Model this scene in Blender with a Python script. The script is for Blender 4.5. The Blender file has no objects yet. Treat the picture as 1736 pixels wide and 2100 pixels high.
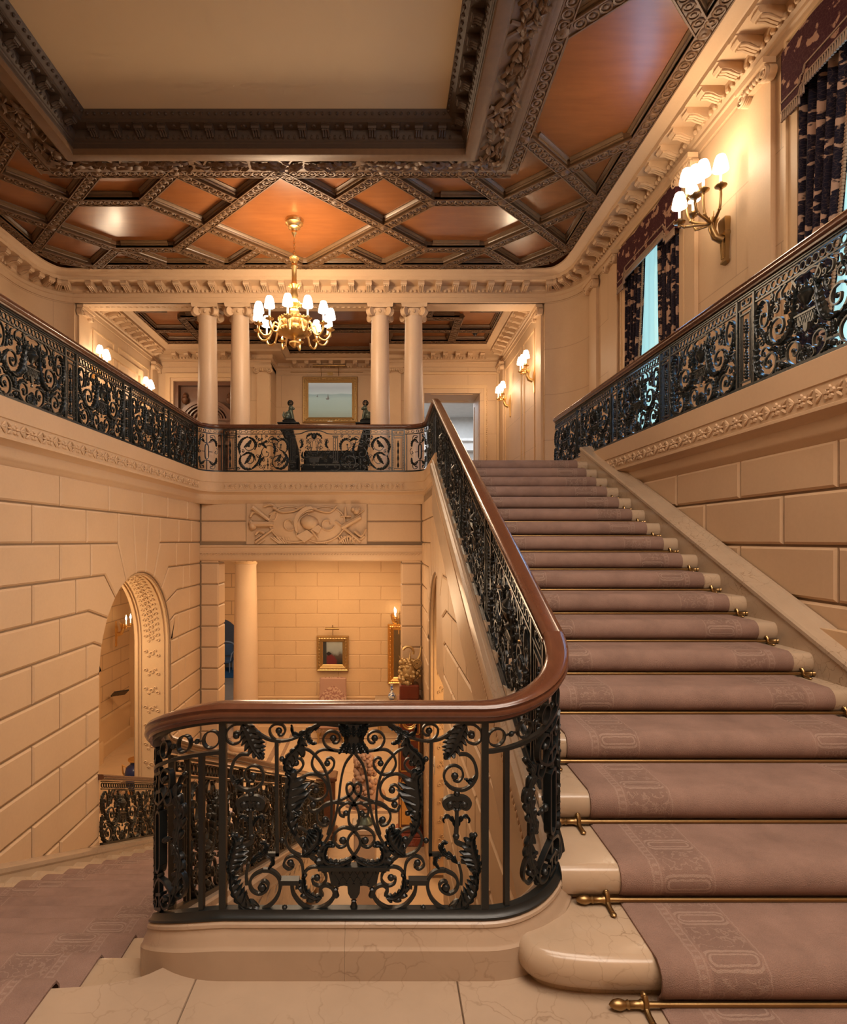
import bpy, math, random
from mathutils import Vector, Matrix
R = random.Random(7)
PI = math.pi
SC = bpy.context.scene
COL = SC.collection
sin, cos = math.sin, math.cos

# ------------------------------------------------------------------ mesh builder
class MB:
    def __init__(s, xf=None):
        s.v = []; s.f = []; s.xf = xf; s.uv = None
    def add(s, vs, fs):
        b = len(s.v)
        if s.xf: vs = [s.xf(*p) for p in vs]
        s.v.extend([tuple(p) for p in vs])
        s.f.extend([tuple(i + b for i in f) for f in fs])
    def box(s, x0, x1, y0, y1, z0, z1):
        s.add([(x0,y0,z0),(x1,y0,z0),(x1,y1,z0),(x0,y1,z0),(x0,y0,z1),(x1,y0,z1),(x1,y1,z1),(x0,y1,z1)],
              [(0,3,2,1),(4,5,6,7),(0,1,5,4),(1,2,6,5),(2,3,7,6),(3,0,4,7)])
    def bbox(s, x0, x1, y0, y1, z0, z1, c=.005):
        # box with chamfered edges (all twelve), as a convex loft
        def ring(z, i):
            return [(x0+c+i,y0+i,z),(x1-c-i,y0+i,z),(x1-i,y0+c+i,z),(x1-i,y1-c-i,z),(x1-c-i,y1-i,z),(x0+c+i,y1-i,z),(x0+i,y1-c-i,z),(x0+i,y0+c+i,z)]
        s.loft([ring(z0,c),ring(z0+c,0),ring(z1-c,0),ring(z1,c)], True, True)
    def loft(s, rings, closed=True, caps=True, loop=False):
        n = len(rings[0]); vs = [p for r in rings for p in r]; fs = []
        m = len(rings)
        for i in range(m if loop else m-1):
            a = i*n; b = ((i+1) % m)*n
            for j in range(n if closed else n-1):
                k = (j+1) % n
                fs.append((a+j, a+k, b+k, b+j))
        if caps and closed and not loop:
            fs.append(tuple(range(n-1,-1,-1))); fs.append(tuple(range((m-1)*n, m*n)))
        s.add(vs, fs)
    def prism(s, poly, f0, f1):
        # poly: 2D points; f0/f1 map a 2D point to 3D on the two caps
        n = len(poly)
        s.add([f0(*p) for p in poly]+[f1(*p) for p in poly],
              [tuple(range(n-1,-1,-1)), tuple(range(n,2*n))]+[(i,(i+1)%n,n+(i+1)%n,n+i) for i in range(n)])
    def lathe(s, prof, c=(0,0,0), n=16, a0=0, a1=2*PI, fl=0, nf=0):
        full = abs(a1-a0-2*PI) < 1e-6
        rings = []
        for r, z in prof:
            ring = []
            for i in range(n if full else n+1):
                a = a0+(a1-a0)*i/n
                rr = r*(1-fl*abs(sin(nf*a*.5))) if fl else r
                ring.append((c[0]+rr*cos(a), c[1]+rr*sin(a), c[2]+z))
            rings.append(ring)
        s.loft(rings, full, full)
    def ball(s, c, r, n=8, m=6, sx=1, sy=1, sz=1):
        prof = [(max(1e-4, r*sin(PI*i/m)), -r*cos(PI*i/m)) for i in range(m+1)]
        rings = [[(c[0]+q*cos(2*PI*j/n)*sx, c[1]+q*sin(2*PI*j/n)*sy, c[2]+z*sz) for j in range(n)] for q, z in prof]
        s.loft(rings, True, True)
    def tube(s, pts, r, n=8, loop=False):
        pts = [Vector(p) for p in pts]; rings = []
        m = len(pts); up = Vector((0,0,1)); prev = None
        for i, p in enumerate(pts):
            if loop: t = pts[(i+1) % m]-pts[i-1]
            else: t = pts[min(i+1,m-1)]-pts[max(i-1,0)]
            if t.length < 1e-9: t = Vector((0,0,1))
            t.normalize()
            if prev is None:
                a = up if abs(t.z) < .9 else Vector((1,0,0))
                x = t.cross(a).normalized()
            else:
                x = (prev-t*prev.dot(t))
                x = x.normalized() if x.length > 1e-6 else prev
            prev = x; y = t.cross(x)
            rr = r(i/(m-1)) if callable(r) else r
            rings.append([tuple(p+(x*cos(2*PI*j/n)+y*sin(2*PI*j/n))*rr) for j in range(n)])
        s.loft(rings, True, True, loop)
    def sweep(s, path, prof, loop=False, close=True, caps=True):
        # profile (o, z): o is measured to the LEFT of the direction of travel in plan; path points may carry z
        P = [(p[0],p[1],p[2] if len(p) > 2 else 0.) for p in path]; m = len(P); rings = []
        for i in range(m):
            def d(a, b):
                x, y = P[b][0]-P[a][0], P[b][1]-P[a][1]; l = math.hypot(x,y) or 1
                return x/l, y/l
            if loop: d0 = d(i-1,i); d1 = d(i,(i+1)%m)
            else:
                d0 = d(i-1,i) if i > 0 else d(0,1); d1 = d(i,i+1) if i < m-1 else d0
            n0 = (-d0[1],d0[0]); n1 = (-d1[1],d1[0])
            nx, ny = n0[0]+n1[0], n0[1]+n1[1]; l = math.hypot(nx,ny) or 1; nx /= l; ny /= l
            k = 1/max(.3, nx*n1[0]+ny*n1[1])
            rings.append([(P[i][0]+nx*o*k, P[i][1]+ny*o*k, P[i][2]+z) for o, z in prof])
        s.loft(rings, close, caps and close, loop)
    def build(s, name, mat, parent=None, smooth=40, loc=None, uv=None):
        me = bpy.data.meshes.new(name)
        me.from_pydata(s.v, [], s.f)
        if uv:
            l = me.uv_layers.new(name='UVMap')
            for lp in me.loops: l.data[lp.index].uv = uv[lp.vertex_index]
        me.update()
        if smooth:
            me.polygons.foreach_set('use_smooth', [True]*len(me.polygons))
            me.set_sharp_from_angle(angle=math.radians(smooth))
        me.materials.append(mat)
        o = bpy.data.objects.new(name, me); COL.objects.link(o)
        if parent: o.parent = parent
        if loc: o.location = loc
        return o

def fixn(o):
    # make face normals consistent
    import bmesh
    b = bmesh.new(); b.from_mesh(o.data); bmesh.ops.recalc_face_normals(b, faces=b.faces); b.to_mesh(o.data); b.free()
    return o
def tag(o, label=None, cat=None, group=None, kind=None):
    if label: o['label'] = label
    if cat: o['category'] = cat
    if group: o['group'] = group
    if kind: o['kind'] = kind
    return o
def thing(name, label, cat, loc=(0,0,0), rz=0, group=None):
    o = bpy.data.objects.new(name, None); COL.objects.link(o)
    o.empty_display_size = .1
    o.location = loc; o.rotation_euler = (0,0,rz)
    return tag(o, label, cat, group)
def struct(mb, name, mat, label, cat, smooth=40, parent=None):
    o = mb.build(name, mat, parent, smooth)
    if not parent: tag(o, label, cat, None, 'structure')
    return o
def copy_tree(o, parent=None):
    c = o.copy(); COL.objects.link(c)
    if parent: c.parent = parent
    for ch in list(o.children): copy_tree(ch, c)
    return c
def smooth_pts(P, k=4, loop=False):
    if len(P) < 3: return [tuple(p) for p in P]
    out = []; n = len(P)
    for i in range(n if loop else n-1):
        if loop: p0,p1,p2,p3 = P[i-1],P[i],P[(i+1)%n],P[(i+2)%n]
        else: p0,p1,p2,p3 = P[max(i-1,0)],P[i],P[i+1],P[min(i+2,n-1)]
        for j in range(k):
            t = j/k
            out.append(tuple(.5*(2*b+(c-a)*t+(2*a-5*b+4*c-d)*t*t+(3*b-a-3*c+d)*t**3) for a,b,c,d in zip(p0,p1,p2,p3)))
    if not loop: out.append(tuple(P[-1]))
    return out
def arc(cx, cy, r, a0, a1, n=8):
    return [(cx+r*cos(a0+(a1-a0)*i/n), cy+r*sin(a0+(a1-a0)*i/n)) for i in range(n+1)]

# ------------------------------------------------------------------ materials
def newmat(name):
    m = bpy.data.materials.new(name); m.use_nodes = True
    nt = m.node_tree; b = nt.nodes['Principled BSDF']
    return m, nt, b
class N:
    def __init__(s, nt): s.nt = nt
    def __call__(s, typ, **kw):
        n = s.nt.nodes.new(typ)
        for k, v in kw.items():
            if k.startswith('i_'):
                n.inputs[k[2:].replace('_',' ')].default_value = v
            else: setattr(n, k, v)
        return n
    def link(s, a, b): s.nt.links.new(a, b)
    def math(s, op, a, b=None, c=None):
        n = s.nt.nodes.new('ShaderNodeMath'); n.operation = op
        for i, x in enumerate((a,b,c)):
            if x is None: continue
            if isinstance(x,(int,float)): n.inputs[i].default_value = x
            else: s.nt.links.new(x, n.inputs[i])
        return n.outputs[0]
    def mix(s, f, a, b):
        n = s.nt.nodes.new('ShaderNodeMix'); n.data_type = 'RGBA'
        for i, x in ((0,f),(6,a),(7,b)):
            if isinstance(x,(int,float)): n.inputs[i].default_value = x
            elif isinstance(x,tuple): n.inputs[i].default_value = (*x[:3],1)
            else: s.nt.links.new(x, n.inputs[i])
        return n.outputs[2]
    def ramp(s, x, stops):
        n = s.nt.nodes.new('ShaderNodeValToRGB')
        e = n.color_ramp.elements
        while len(e) < len(stops): e.new(.5)
        for q, (p, c) in zip(e, stops): q.position = p; q.color = (*c,1) if isinstance(c,tuple) else (c,c,c,1)
        s.nt.links.new(x, n.inputs[0]); return n.outputs[0]
    def pos(s, scale=None):
        g = s.nt.nodes.new('ShaderNodeNewGeometry')
        if scale is None: return g.outputs['Position']
        n = s.nt.nodes.new('ShaderNodeVectorMath'); n.operation = 'MULTIPLY'
        n.inputs[1].default_value = scale; s.nt.links.new(g.outputs['Position'], n.inputs[0]); return n.outputs[0]
    def noise(s, vec, scale, detail=4, rough=.5):
        n = s.nt.nodes.new('ShaderNodeTexNoise'); n.inputs['Scale'].default_value = scale
        n.inputs['Detail'].default_value = detail; n.inputs['Roughness'].default_value = rough
        s.nt.links.new(vec, n.inputs['Vector']); return n.outputs['Fac']
    def voro(s, vec, scale, feature='DISTANCE_TO_EDGE'):
        n = s.nt.nodes.new('ShaderNodeTexVoronoi'); n.feature = feature; n.inputs['Scale'].default_value = scale
        s.nt.links.new(vec, n.inputs['Vector']); return n.outputs['Distance']
    def bump(s, b, h, strength=.3, dist=.01):
        n = s.nt.nodes.new('ShaderNodeBump'); n.inputs['Strength'].default_value = strength; n.inputs['Distance'].default_value = dist
        s.nt.links.new(h, n.inputs['Height']); s.nt.links.new(n.outputs[0], b.inputs['Normal'])
def simple(name, col, rough=.5, metal=0, var=.12, vs=6, bump=0, bs=60, coat=0):
    m, nt, b = newmat(name); n = N(nt)
    f = n.noise(n.pos(), vs)
    c = n.mix(f, tuple(x*(1-var) for x in col), tuple(min(1,x*(1+var)) for x in col))
    n.link(c, b.inputs['Base Color'])
    b.inputs['Roughness'].default_value = rough; b.inputs['Metallic'].default_value = metal
    if coat: b.inputs['Coat Weight'].default_value = coat; b.inputs['Coat Roughness'].default_value = .12
    if bump: n.bump(b, n.noise(n.pos(), bs, 3), bump, .004)
    return m
def stone(name, col, joints=None, rough=.55, spec=.3):
    m, nt, b = newmat(name); n = N(nt)
    f = n.noise(n.pos(), 1.3, 5, .6); g = n.noise(n.pos(), 38, 3)
    h = n.math('ADD', n.math('MULTIPLY', f, .7), n.math('MULTIPLY', g, .3))
    c = n.mix(h, tuple(x*.84 for x in col), tuple(min(1,x*1.12) for x in col))
    if joints:
        sx = nt.nodes.new('ShaderNodeSeparateXYZ'); n.link(n.pos(), sx.inputs[0])
        cb = nt.nodes.new('ShaderNodeCombineXYZ'); n.link(n.math('ADD', sx.outputs[0], sx.outputs[1]), cb.inputs[0]); n.link(n.math('ADD', sx.outputs[2], joints[2]), cb.inputs[1])
        br = nt.nodes.new('ShaderNodeTexBrick'); n.link(cb.outputs[0], br.inputs['Vector'])
        br.inputs['Scale'].default_value = 1; br.inputs['Brick Width'].default_value = joints[0]; br.inputs['Row Height'].default_value = joints[1]
        br.inputs['Mortar Size'].default_value = joints[3]; br.inputs['Mortar Smooth'].default_value = .1
        c = n.mix(n.math('MULTIPLY', br.outputs['Fac'], joints[4]), c, tuple(x*.45 for x in col))
    n.link(c, b.inputs['Base Color']); b.inputs['Roughness'].default_value = rough
    b.inputs['Specular IOR Level'].default_value = spec
    return m
def marble(name, col, vein, rough=.22, sc=5):
    m, nt, b = newmat(name); n = N(nt)
    p = n.pos(); w = nt.nodes.new('ShaderNodeVectorMath'); w.operation = 'ADD'
    nz = nt.nodes.new('ShaderNodeTexNoise'); nz.inputs['Scale'].default_value = 3.5; nz.inputs['Detail'].default_value = 5
    n.link(p, nz.inputs['Vector'])
    sc_ = nt.nodes.new('ShaderNodeVectorMath'); sc_.operation = 'SCALE'; sc_.inputs['Scale'].default_value = .35
    n.link(nz.outputs['Color'], sc_.inputs[0]); n.link(p, w.inputs[0]); n.link(sc_.outputs[0], w.inputs[1])
    d = n.voro(w.outputs[0], sc)
    v = n.ramp(d, [(0,.75),(.012,.4),(.03,0.)])
    k = n.math('MULTIPLY', v, n.ramp(n.noise(p, 2.2, 3), [(.42,0.),(.62,.8)]))
    cl = n.noise(p, 2.6, 6, .62)
    c = n.mix(cl, tuple(x*.78 for x in col), tuple(min(1,x*1.15) for x in col))
    n.link(n.mix(k, c, vein), b.inputs['Base Color']); b.inputs['Roughness'].default_value = rough
    return m
def wood(name, c0, c1, rough=.35, stretch=(1,1,1), sc=6, coat=.2):
    m, nt, b = newmat(name); n = N(nt)
    p = n.pos(stretch); f = n.noise(p, sc, 6, .62); g = n.noise(n.pos(), 1.1, 3)
    n.link(n.mix(n.math('ADD', n.math('MULTIPLY', f, .65), n.math('MULTIPLY', g, .35)), c0, c1), b.inputs['Base Color'])
    b.inputs['Roughness'].default_value = rough
    if coat: b.inputs['Coat Weight'].default_value = coat; b.inputs['Coat Roughness'].default_value = .15
    return m
def emit(name, col, s):
    m, nt, b = newmat(name)
    b.inputs['Base Color'].default_value = (*col,1); b.inputs['Emission Color'].default_value = (*col,1); b.inputs['Emission Strength'].default_value = s
    return m
M = {}
LIME = (.56,.375,.225)
M['lime'] = stone('limestone', LIME)
M['limeup'] = stone('limestone_panelled_wall', LIME, (1.5,.92,.12,.006,.5))
M['limeback'] = stone('limestone_courses', (.58,.385,.22), (.95,.3533,.03,.012,.75))
M['groove'] = stone('limestone_joint', (.27,.175,.10))
M['limelit'] = stone('limestone_lit', (.60,.40,.225))  # lit copy of the limestone: the brighter lamplight is put into its colour
M['colm'] = stone('column_limestone', (.57,.40,.265), None, .42, .4)
M['marble'] = marble('botticino_marble', (.45,.33,.225), (.15,.085,.04), .2, 11)
M['slab'] = marble('floor_marble', (.41,.30,.21), (.15,.085,.045), .28, 9)
M['band'] = marble('brown_marble_band', (.30,.19,.13), (.5,.4,.3), .25)
M['floor'] = marble('pale_marble', (.60,.42,.26), (.45,.3,.18), .3, 1.2)
M['doorw'] = wood('red_walnut_door', (.09,.034,.015), (.17,.07,.03), .45, (1,1,1), 14, .1)
M['iron'] = simple('wrought_iron', (.007,.010,.011), .34, .1, .3, 40)
M['ironb'] = simple('wrought_iron_gallery', (.009,.013,.013), .3, .15, .3, 40)
M['ironl'] = simple('wrought_iron_bronzed', (.042,.036,.026), .4, .55, .3, 30)
M['rail'] = wood('mahogany_rail', (.055,.018,.009), (.155,.056,.026), .22, (1,.25,1), 22, .5)
M['dwood'] = wood('carved_walnut', (.070,.033,.013), (.18,.090,.036), .55, (1,1,1), 14, 0)
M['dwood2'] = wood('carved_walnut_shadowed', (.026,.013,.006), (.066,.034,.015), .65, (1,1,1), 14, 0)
M['gwood'] = wood('gilded_walnut_moulding', (.085,.045,.020), (.19,.105,.045), .42, (1,1,1), 20, .1)
M['panel'] = wood('satinwood_panel', (.15,.048,.013), (.31,.108,.030), .27, (.35,2.2,1), 5, .1)
M['cream'] = simple('painted_plaster_ceiling', (.47,.335,.19), .8, 0, .05, .7)
M['brass'] = simple('brass', (.33,.21,.09), .36, 1, .2, 10)
M['gilt'] = simple('gilt_bronze', (.80,.52,.20), .34, 1, .15, 25)
M['giltm'] = simple('gilded_frame', (.50,.34,.15), .42, .8, .25, 60, .5, 90)
M['wax'] = emit('candle_sleeve', (1,.86,.66), 1.2)
M['shade'] = emit('lit_silk_shade', (1,.86,.66), 11)
M['flame'] = emit('lit_bulb', (1,.72,.38), 22)
M['sheer'] = emit('glowing_sheer', (.40,.72,.76), .95)  # the cloth itself glows, in place of daylight coming through it
M['black'] = simple('black_lacquer', (.005,.006,.007), .5); M['black'].node_tree.nodes['Principled BSDF'].inputs['Specular IOR Level'].default_value = .12
M['bronze'] = simple('green_bronze', (.075,.095,.075), .4, .4, .4, 20, .4, 50)
M['terra'] = simple('terracotta', (.46,.26,.16), .7, 0, .12, 10, .2, 40)
M['white'] = simple('white_paint', (.62,.60,.57), .5)
M['blueg'] = simple('grey_blue_wall', (.20,.23,.27), .7)
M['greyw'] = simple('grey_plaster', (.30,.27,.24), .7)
M['bluefab'] = simple('pale_blue_silk', (.16,.22,.28), .7)
M['blue'] = simple('blue_carpet', (.06,.17,.29), .8)
def porcelain():
    m, nt, b = newmat('blue_white_porcelain'); n = N(nt)
    n.link(n.mix(n.ramp(n.noise(n.pos(), 24, 2), [(.48,0.),(.52,1.)]), (.62,.64,.64), (.05,.10,.30)), b.inputs['Base Color']); b.inputs['Roughness'].default_value = .15
    return m
M['porc'] = porcelain()
M['cobalt'] = simple('cobalt_enamel', (.02,.04,.17), .2)
M['reddk'] = wood('red_mahogany', (.10,.018,.010), (.20,.04,.02), .25, (1,1,.3), 10, .4)
M['redmb'] = marble('red_marble', (.30,.07,.04), (.5,.25,.18), .2)
M['mirror'] = simple('mirror_glass', (.55,.60,.58), .05, 1, .05, 2)
M['wheat'] = simple('plate_ivory', (.55,.47,.36), .4)
M['steel'] = simple('dark_metal', (.06,.05,.045), .4, .7)
def carpet(name, x0, x1):
    m, nt, b = newmat(name); n = N(nt)
    uvn = nt.nodes.new('ShaderNodeUVMap'); sx = nt.nodes.new('ShaderNodeSeparateXYZ'); n.link(uvn.outputs[0], sx.inputs[0])
    u, v = sx.outputs[0], sx.outputs[1]
    wd = (x1-x0)
    e = n.math('MINIMUM', n.math('SUBTRACT', u, x0), n.math('SUBTRACT', x1, u))      # distance from the nearer edge
    dv = nt.nodes.new('ShaderNodeCombineXYZ'); n.link(u, dv.inputs[0]); n.link(v, dv.inputs[1])
    dn = n.math('MULTIPLY', n.math('SUBTRACT', n.noise(dv.outputs[0], 45, 3), .5), .012)
    e = n.math('ADD', e, dn); v = n.math('ADD', v, dn)
    base = (.285,.180,.142); dark = (.19,.120,.095); lite = (.40,.285,.225)
    uvec = nt.nodes.new('ShaderNodeCombineXYZ'); n.link(u, uvec.inputs[0]); n.link(v, uvec.inputs[1])
    wear = n.ramp(n.noise(uvec.outputs[0], 4.5, 6, .65), [(.3,0.),(.7,1.)])
    def band(a, c): return n.math('MULTIPLY', n.math('GREATER_THAN', e, a), n.math('LESS_THAN', e, c))
    # repeating cartouche (rounded long ovals across the band) and leafy squiggles in between
    per = .105
    vv = n.math('SUBTRACT', n.math('FRACT', n.math('MULTIPLY', v, 1/per)), .5)
    odd = n.math('GREATER_THAN', n.math('FRACT', n.math('MULTIPLY', v, .5/per)), .5)
    eu = n.math('MAXIMUM', n.math('SUBTRACT', n.math('ABSOLUTE', n.math('SUBTRACT', e, .255)), .062), 0)
    ev = n.math('MULTIPLY', vv, per)
    dd = n.math('SQRT', n.math('ADD', n.math('MULTIPLY', eu, eu), n.math('MULTIPLY', ev, ev)))
    ring = n.math('LESS_THAN', n.math('ABSOLUTE', n.math('SUBTRACT', dd, .034)), .0055)
    ring2 = n.math('LESS_THAN', n.math('ABSOLUTE', n.math('SUBTRACT', dd, .018)), .004)
    ovals = n.math('MULTIPLY', n.math('ADD', ring, ring2), n.math('SUBTRACT', 1, odd))
    sq = n.math('LESS_THAN', n.math('ABSOLUTE', n.math('SUBTRACT', n.noise(uvec.outputs[0], 26, 2), .5)), .028)
    sq = n.math('MULTIPLY', sq, odd)
    inb = band(.165,.345)
    pat = n.math('MULTIPLY', inb, n.math('MINIMUM', n.math('ADD', ovals, n.math('MULTIPLY', sq, .7)), 1))
    lines = n.math('ADD', n.math('ADD', band(.118,.126), band(.148,.155)), band(.352,.357))
    beads = n.math('MULTIPLY', band(.128,.146), n.math('GREATER_THAN', n.math('SINE', n.math('MULTIPLY', v, 220)), .3))
    c = n.mix(wear, tuple(x*.80 for x in base), tuple(x*1.2 for x in base))
    c = n.mix(n.math('MULTIPLY', inb, .38), c, dark)
    c = n.mix(n.math('MULTIPLY', pat, .66), c, lite)
    c = n.mix(n.math('MULTIPLY', n.math('MINIMUM', n.math('ADD', lines, beads), 1), .5), c, lite)
    fine = n.noise(uvec.outputs[0], 260, 3)
    c = n.mix(n.math('MULTIPLY', n.ramp(fine, [(.35,1.),(.65,0.)]), .28), c, tuple(x*.5 for x in base))
    n.link(c, b.inputs['Base Color']); b.inputs['Roughness'].default_value = .95; b.inputs['Specular IOR Level'].default_value = .1
    b.inputs['Sheen Weight'].default_value = .04; b.inputs['Sheen Roughness'].default_value = .5; b.inputs['Sheen Tint'].default_value = (.8,.5,.4,1)
    n.bump(b, n.math('ADD', fine, n.math('MULTIPLY', pat, -.6)), .8, .005)
    return m
def damask(name, dk, lt, thr=.52, sc=7):
    m, nt, b = newmat(name); n = N(nt)
    uvn = nt.nodes.new('ShaderNodeUVMap')
    f = n.noise(uvn.outputs[0], sc, 2, .45); g = n.noise(uvn.outputs[0], sc*3.1, 3, .5)
    h = n.math('ADD', n.math('MULTIPLY', f, .72), n.math('MULTIPLY', g, .28))
    k = n.ramp(h, [(thr-.012,0.),(thr+.012,1.)])
    veins = n.ramp(n.voro(uvn.outputs[0], sc*5), [(0,1.),(.08,0.)])
    c = n.mix(k, dk, lt); c = n.mix(n.math('MULTIPLY', n.math('MULTIPLY', veins, .10), n.math('SUBTRACT', 1, k)), c, lt)
    n.link(c, b.inputs['Base Color']); b.inputs['Roughness'].default_value = .9; b.inputs['Specular IOR Level'].default_value = .15
    return m
M['curtain'] = damask('damask_curtain', (.010,.008,.016), (.36,.22,.15), .555, 6)
M['valance'] = damask('damask_valance', (.05,.012,.016), (.36,.20,.13), .565, 6)
M['trimm'] = simple('silk_fringe', (.30,.19,.12), .8, 0, .3, 80)
M['tap'] = damask('tapestry', (.50,.33,.24), (.30,.15,.12), .50, 12)
def sea():
    m, nt, b = newmat('seascape_paint'); n = N(nt)
    uvn = nt.nodes.new('ShaderNodeUVMap'); sx = nt.nodes.new('ShaderNodeSeparateXYZ'); n.link(uvn.outputs[0], sx.inputs[0])
    st = nt.nodes.new('ShaderNodeVectorMath'); st.operation = 'MULTIPLY'; st.inputs[1].default_value = (3,14,1); n.link(uvn.outputs[0], st.inputs[0])
    w = n.math('ADD', sx.outputs[1], n.math('MULTIPLY', n.math('SUBTRACT', n.noise(st.outputs[0], 1.5, 4), .5), .08))
    c = n.ramp(w, [(0,(.20,.24,.19)),(.22,(.24,.33,.30)),(.55,(.27,.38,.37)),(.665,(.20,.30,.32)),(.68,(.36,.45,.47)),(.85,(.30,.36,.40)),(1,(.40,.46,.48))])
    n.link(c, b.inputs['Base Color']); b.inputs['Roughness'].default_value = .4
    b.inputs['Emission Strength'].default_value = .35; n.link(c, b.inputs['Emission Color'])  # canvas glows faintly in its own colours, as if light fell on it
    return m
M['sea'] = sea()
def interior():
    m, nt, b = newmat('dark_interior_paint'); n = N(nt)
    uvn = nt.nodes.new('ShaderNodeUVMap')
    f = n.noise(uvn.outputs[0], 3.2, 3); sx = nt.nodes.new('ShaderNodeSeparateXYZ'); n.link(uvn.outputs[0], sx.inputs[0])
    c = n.ramp(n.math('ADD', n.math('MULTIPLY', sx.outputs[1], .8), n.math('MULTIPLY', f, .3)), [(.2,(.02,.02,.02)),(.45,(.07,.05,.04)),(.6,(.24,.27,.27)),(.9,(.34,.37,.36))])
    d = n.math('SQRT', n.math('ADD', n.math('POWER', n.math('SUBTRACT', sx.outputs[0], .38), 2), n.math('POWER', n.math('SUBTRACT', sx.outputs[1], .12), 2)))
    d = n.math('ADD', d, n.math('MULTIPLY', n.math('SUBTRACT', f, .5), .35))
    c = n.mix(n.ramp(d, [(.26,1.),(.33,0.)]), c, (.12,.018,.022))
    d2 = n.math('ADD', n.math('ABSOLUTE', n.math('SUBTRACT', sx.outputs[0], .30)), n.math('MULTIPLY', n.math('ABSOLUTE', n.math('SUBTRACT', sx.outputs[1], .47)), 1.6))
    c = n.mix(n.ramp(d2, [(.13,1.),(.17,0.)]), c, (.015,.014,.016))
    c = n.mix(n.ramp(sx.outputs[0], [(.16,1.),(.22,0.)]), c, (.03,.03,.03))
    n.link(c, b.inputs['Base Color']); b.inputs['Roughness'].default_value = .35
    return m
M['inter'] = interior()

# ------------------------------------------------------------------ measures (metres; landing floor z = 0, camera looks along +y)
EYE = 1.55
T, RI, Y0 = .3337, .1424, 2.0            # tread, riser, first riser
UF = 18*RI                               # upper floor
LG = 2.694                               # top of the gallery ledge
GF = -24*RI                              # ground floor
XW = -3.10                               # ashlar face, left wall
XS = .66                                 # ashlar face under the upper flight
YF = 10.06                               # ashlar face, far wall
XR = 2.80                                # ashlar face, right wall
CX = -1.49                               # hall axis
CZ = 6.80                                # wooden ceiling
WALLR, WALLL = 3.92, -6.9                # upper hall side walls
# ================================================================== ASHLAR WALLS
def inset(poly, d):
    n = len(poly); out = []
    A = sum(poly[i][0]*poly[(i+1)%n][1]-poly[(i+1)%n][0]*poly[i][1] for i in range(n))
    sg = 1 if A > 0 else -1
    for i in range(n):
        p0, p1, p2 = poly[i-1], poly[i], poly[(i+1)%n]
        def nn(a, b):
            x, y = b[0]-a[0], b[1]-a[1]; l = math.hypot(x, y) or 1
            return (-y/l*sg, x/l*sg)
        a = nn(p0,p1); b = nn(p1,p2); x, y = a[0]+b[0], a[1]+b[1]; l = math.hypot(x,y) or 1; x /= l; y /= l
        k = d/max(.35, x*b[0]+y*b[1]); out.append((p1[0]+x*k, p1[1]+y*k))
    return out
def block(mb, poly, f, dep=.024, gap=.009, ch=.017):
    a = inset(poly, gap); b = inset(poly, gap+ch)
    mb.loft([[f(u,z,-dep) for u,z in a],[f(u,z,-ch*.7) for u,z in a],[f(u,z,0) for u,z in b]], True, False)
    n = len(b); mb.add([f(u,z,0) for u,z in b], [tuple(range(n))])
def rect(u0,u1,z0,z1): return [(u0,z0),(u1,z0),(u1,z1),(u0,z1)]
ZK = lambda k: .08+.3575*k
AC, AZ, AR = 7.6, .03, 1.10              # arch centre (y), springing, radius
def arch_pt(deg): return (AC+AR*cos(math.radians(deg)), AZ+AR*sin(math.radians(deg)))
def arch_wall(f, back, umin, umax, ztop, mb):
    LJ = {0:[.25+i for i in range(6)]+[6.21], 1:[.7+i for i in range(6)]}
    for k in range(-10, 6):
        z0 = ZK(k); z1 = min(ZK(k+1), ztop) if k == 5 else ZK(k+1)
        js = sorted(LJ[k % 2])
        def row(a, b, jl):
            e = [a]+[j for j in jl if a+.12 < j < b-.12]+[b]
            for x, y in zip(e[:-1], e[1:]):
                if y > umin: block(mb, rect(max(x,umin), min(y,umax), z0, z1), f)
        if k == 5: row(umin, umax, [.7+i for i in range(6)]+[6.71,7.63,8.54,9.4])
        elif k == 4:
            row(umin, 6.95, js); row(8.25, umax, [9.0,9.6])
        elif k < 0:
            row(umin, AC-AR, js); row(AC+AR, umax, [9.0] if k % 2 else [9.3])
        else:
            A = {1:(6.36,ZK(1)),2:(6.25,ZK(2)),3:(6.62,ZK(3)),4:(6.95,ZK(4))}; DG = {0:180,1:162,2:145,3:130,4:112.5}
            ub = {0:6.21,1:5.7,2:6.0,3:6.3}[k]
            for sgn in (-1, 1):
                mir = (lambda p: p) if sgn < 0 else (lambda p: (2*AC-p[0], p[1]))
                pts = [(ub, z0)]
                if k > 0: pts.append(A[k])
                else: pts.append((AC-AR, z0))
                n = 5
                for i in range(n+1): pts.append(arch_pt(DG[k]+(DG[k+1]-DG[k])*i/n))
                pts.append(A[k+1]); pts.append((ub, z1))
                if k > 0 and A[k][0] <= ub+.02: pts[1] = (ub+.06, z0)
                if A[k+1][0] <= ub+.02: pts[-2] = (ub+.06, z1)
                pts = [mir(p) for p in pts]
                if sgn > 0: pts = pts[::-1]
                if sgn > 0 and k == 0: pts = pts
                block(mb, pts, f)
            row(umin, ub, js); row(2*AC-ub, umax, [9.5])
    # voussoirs over the crown
    def vs(pts): block(mb, pts, f)
    a = [(7.36, ZK(5)), (6.95, ZK(5)), (6.95, ZK(4))]+[arch_pt(112.5-15*i/4) for i in range(5)]
    vs(a); vs([(2*AC-x, z) for x, z in a][::-1])
    vs([(7.84, ZK(5)), (7.36, ZK(5))]+[arch_pt(97.5-15*i/4) for i in range(5)])
    # backing with the arch cut out
    out = [(umin,GF),(AC-AR,GF)]+[arch_pt(180-180*i/24) for i in range(25)]+[(AC+AR,GF),(umax,GF),(umax,ztop+.1),(umin,ztop+.1)]
    return out
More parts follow.
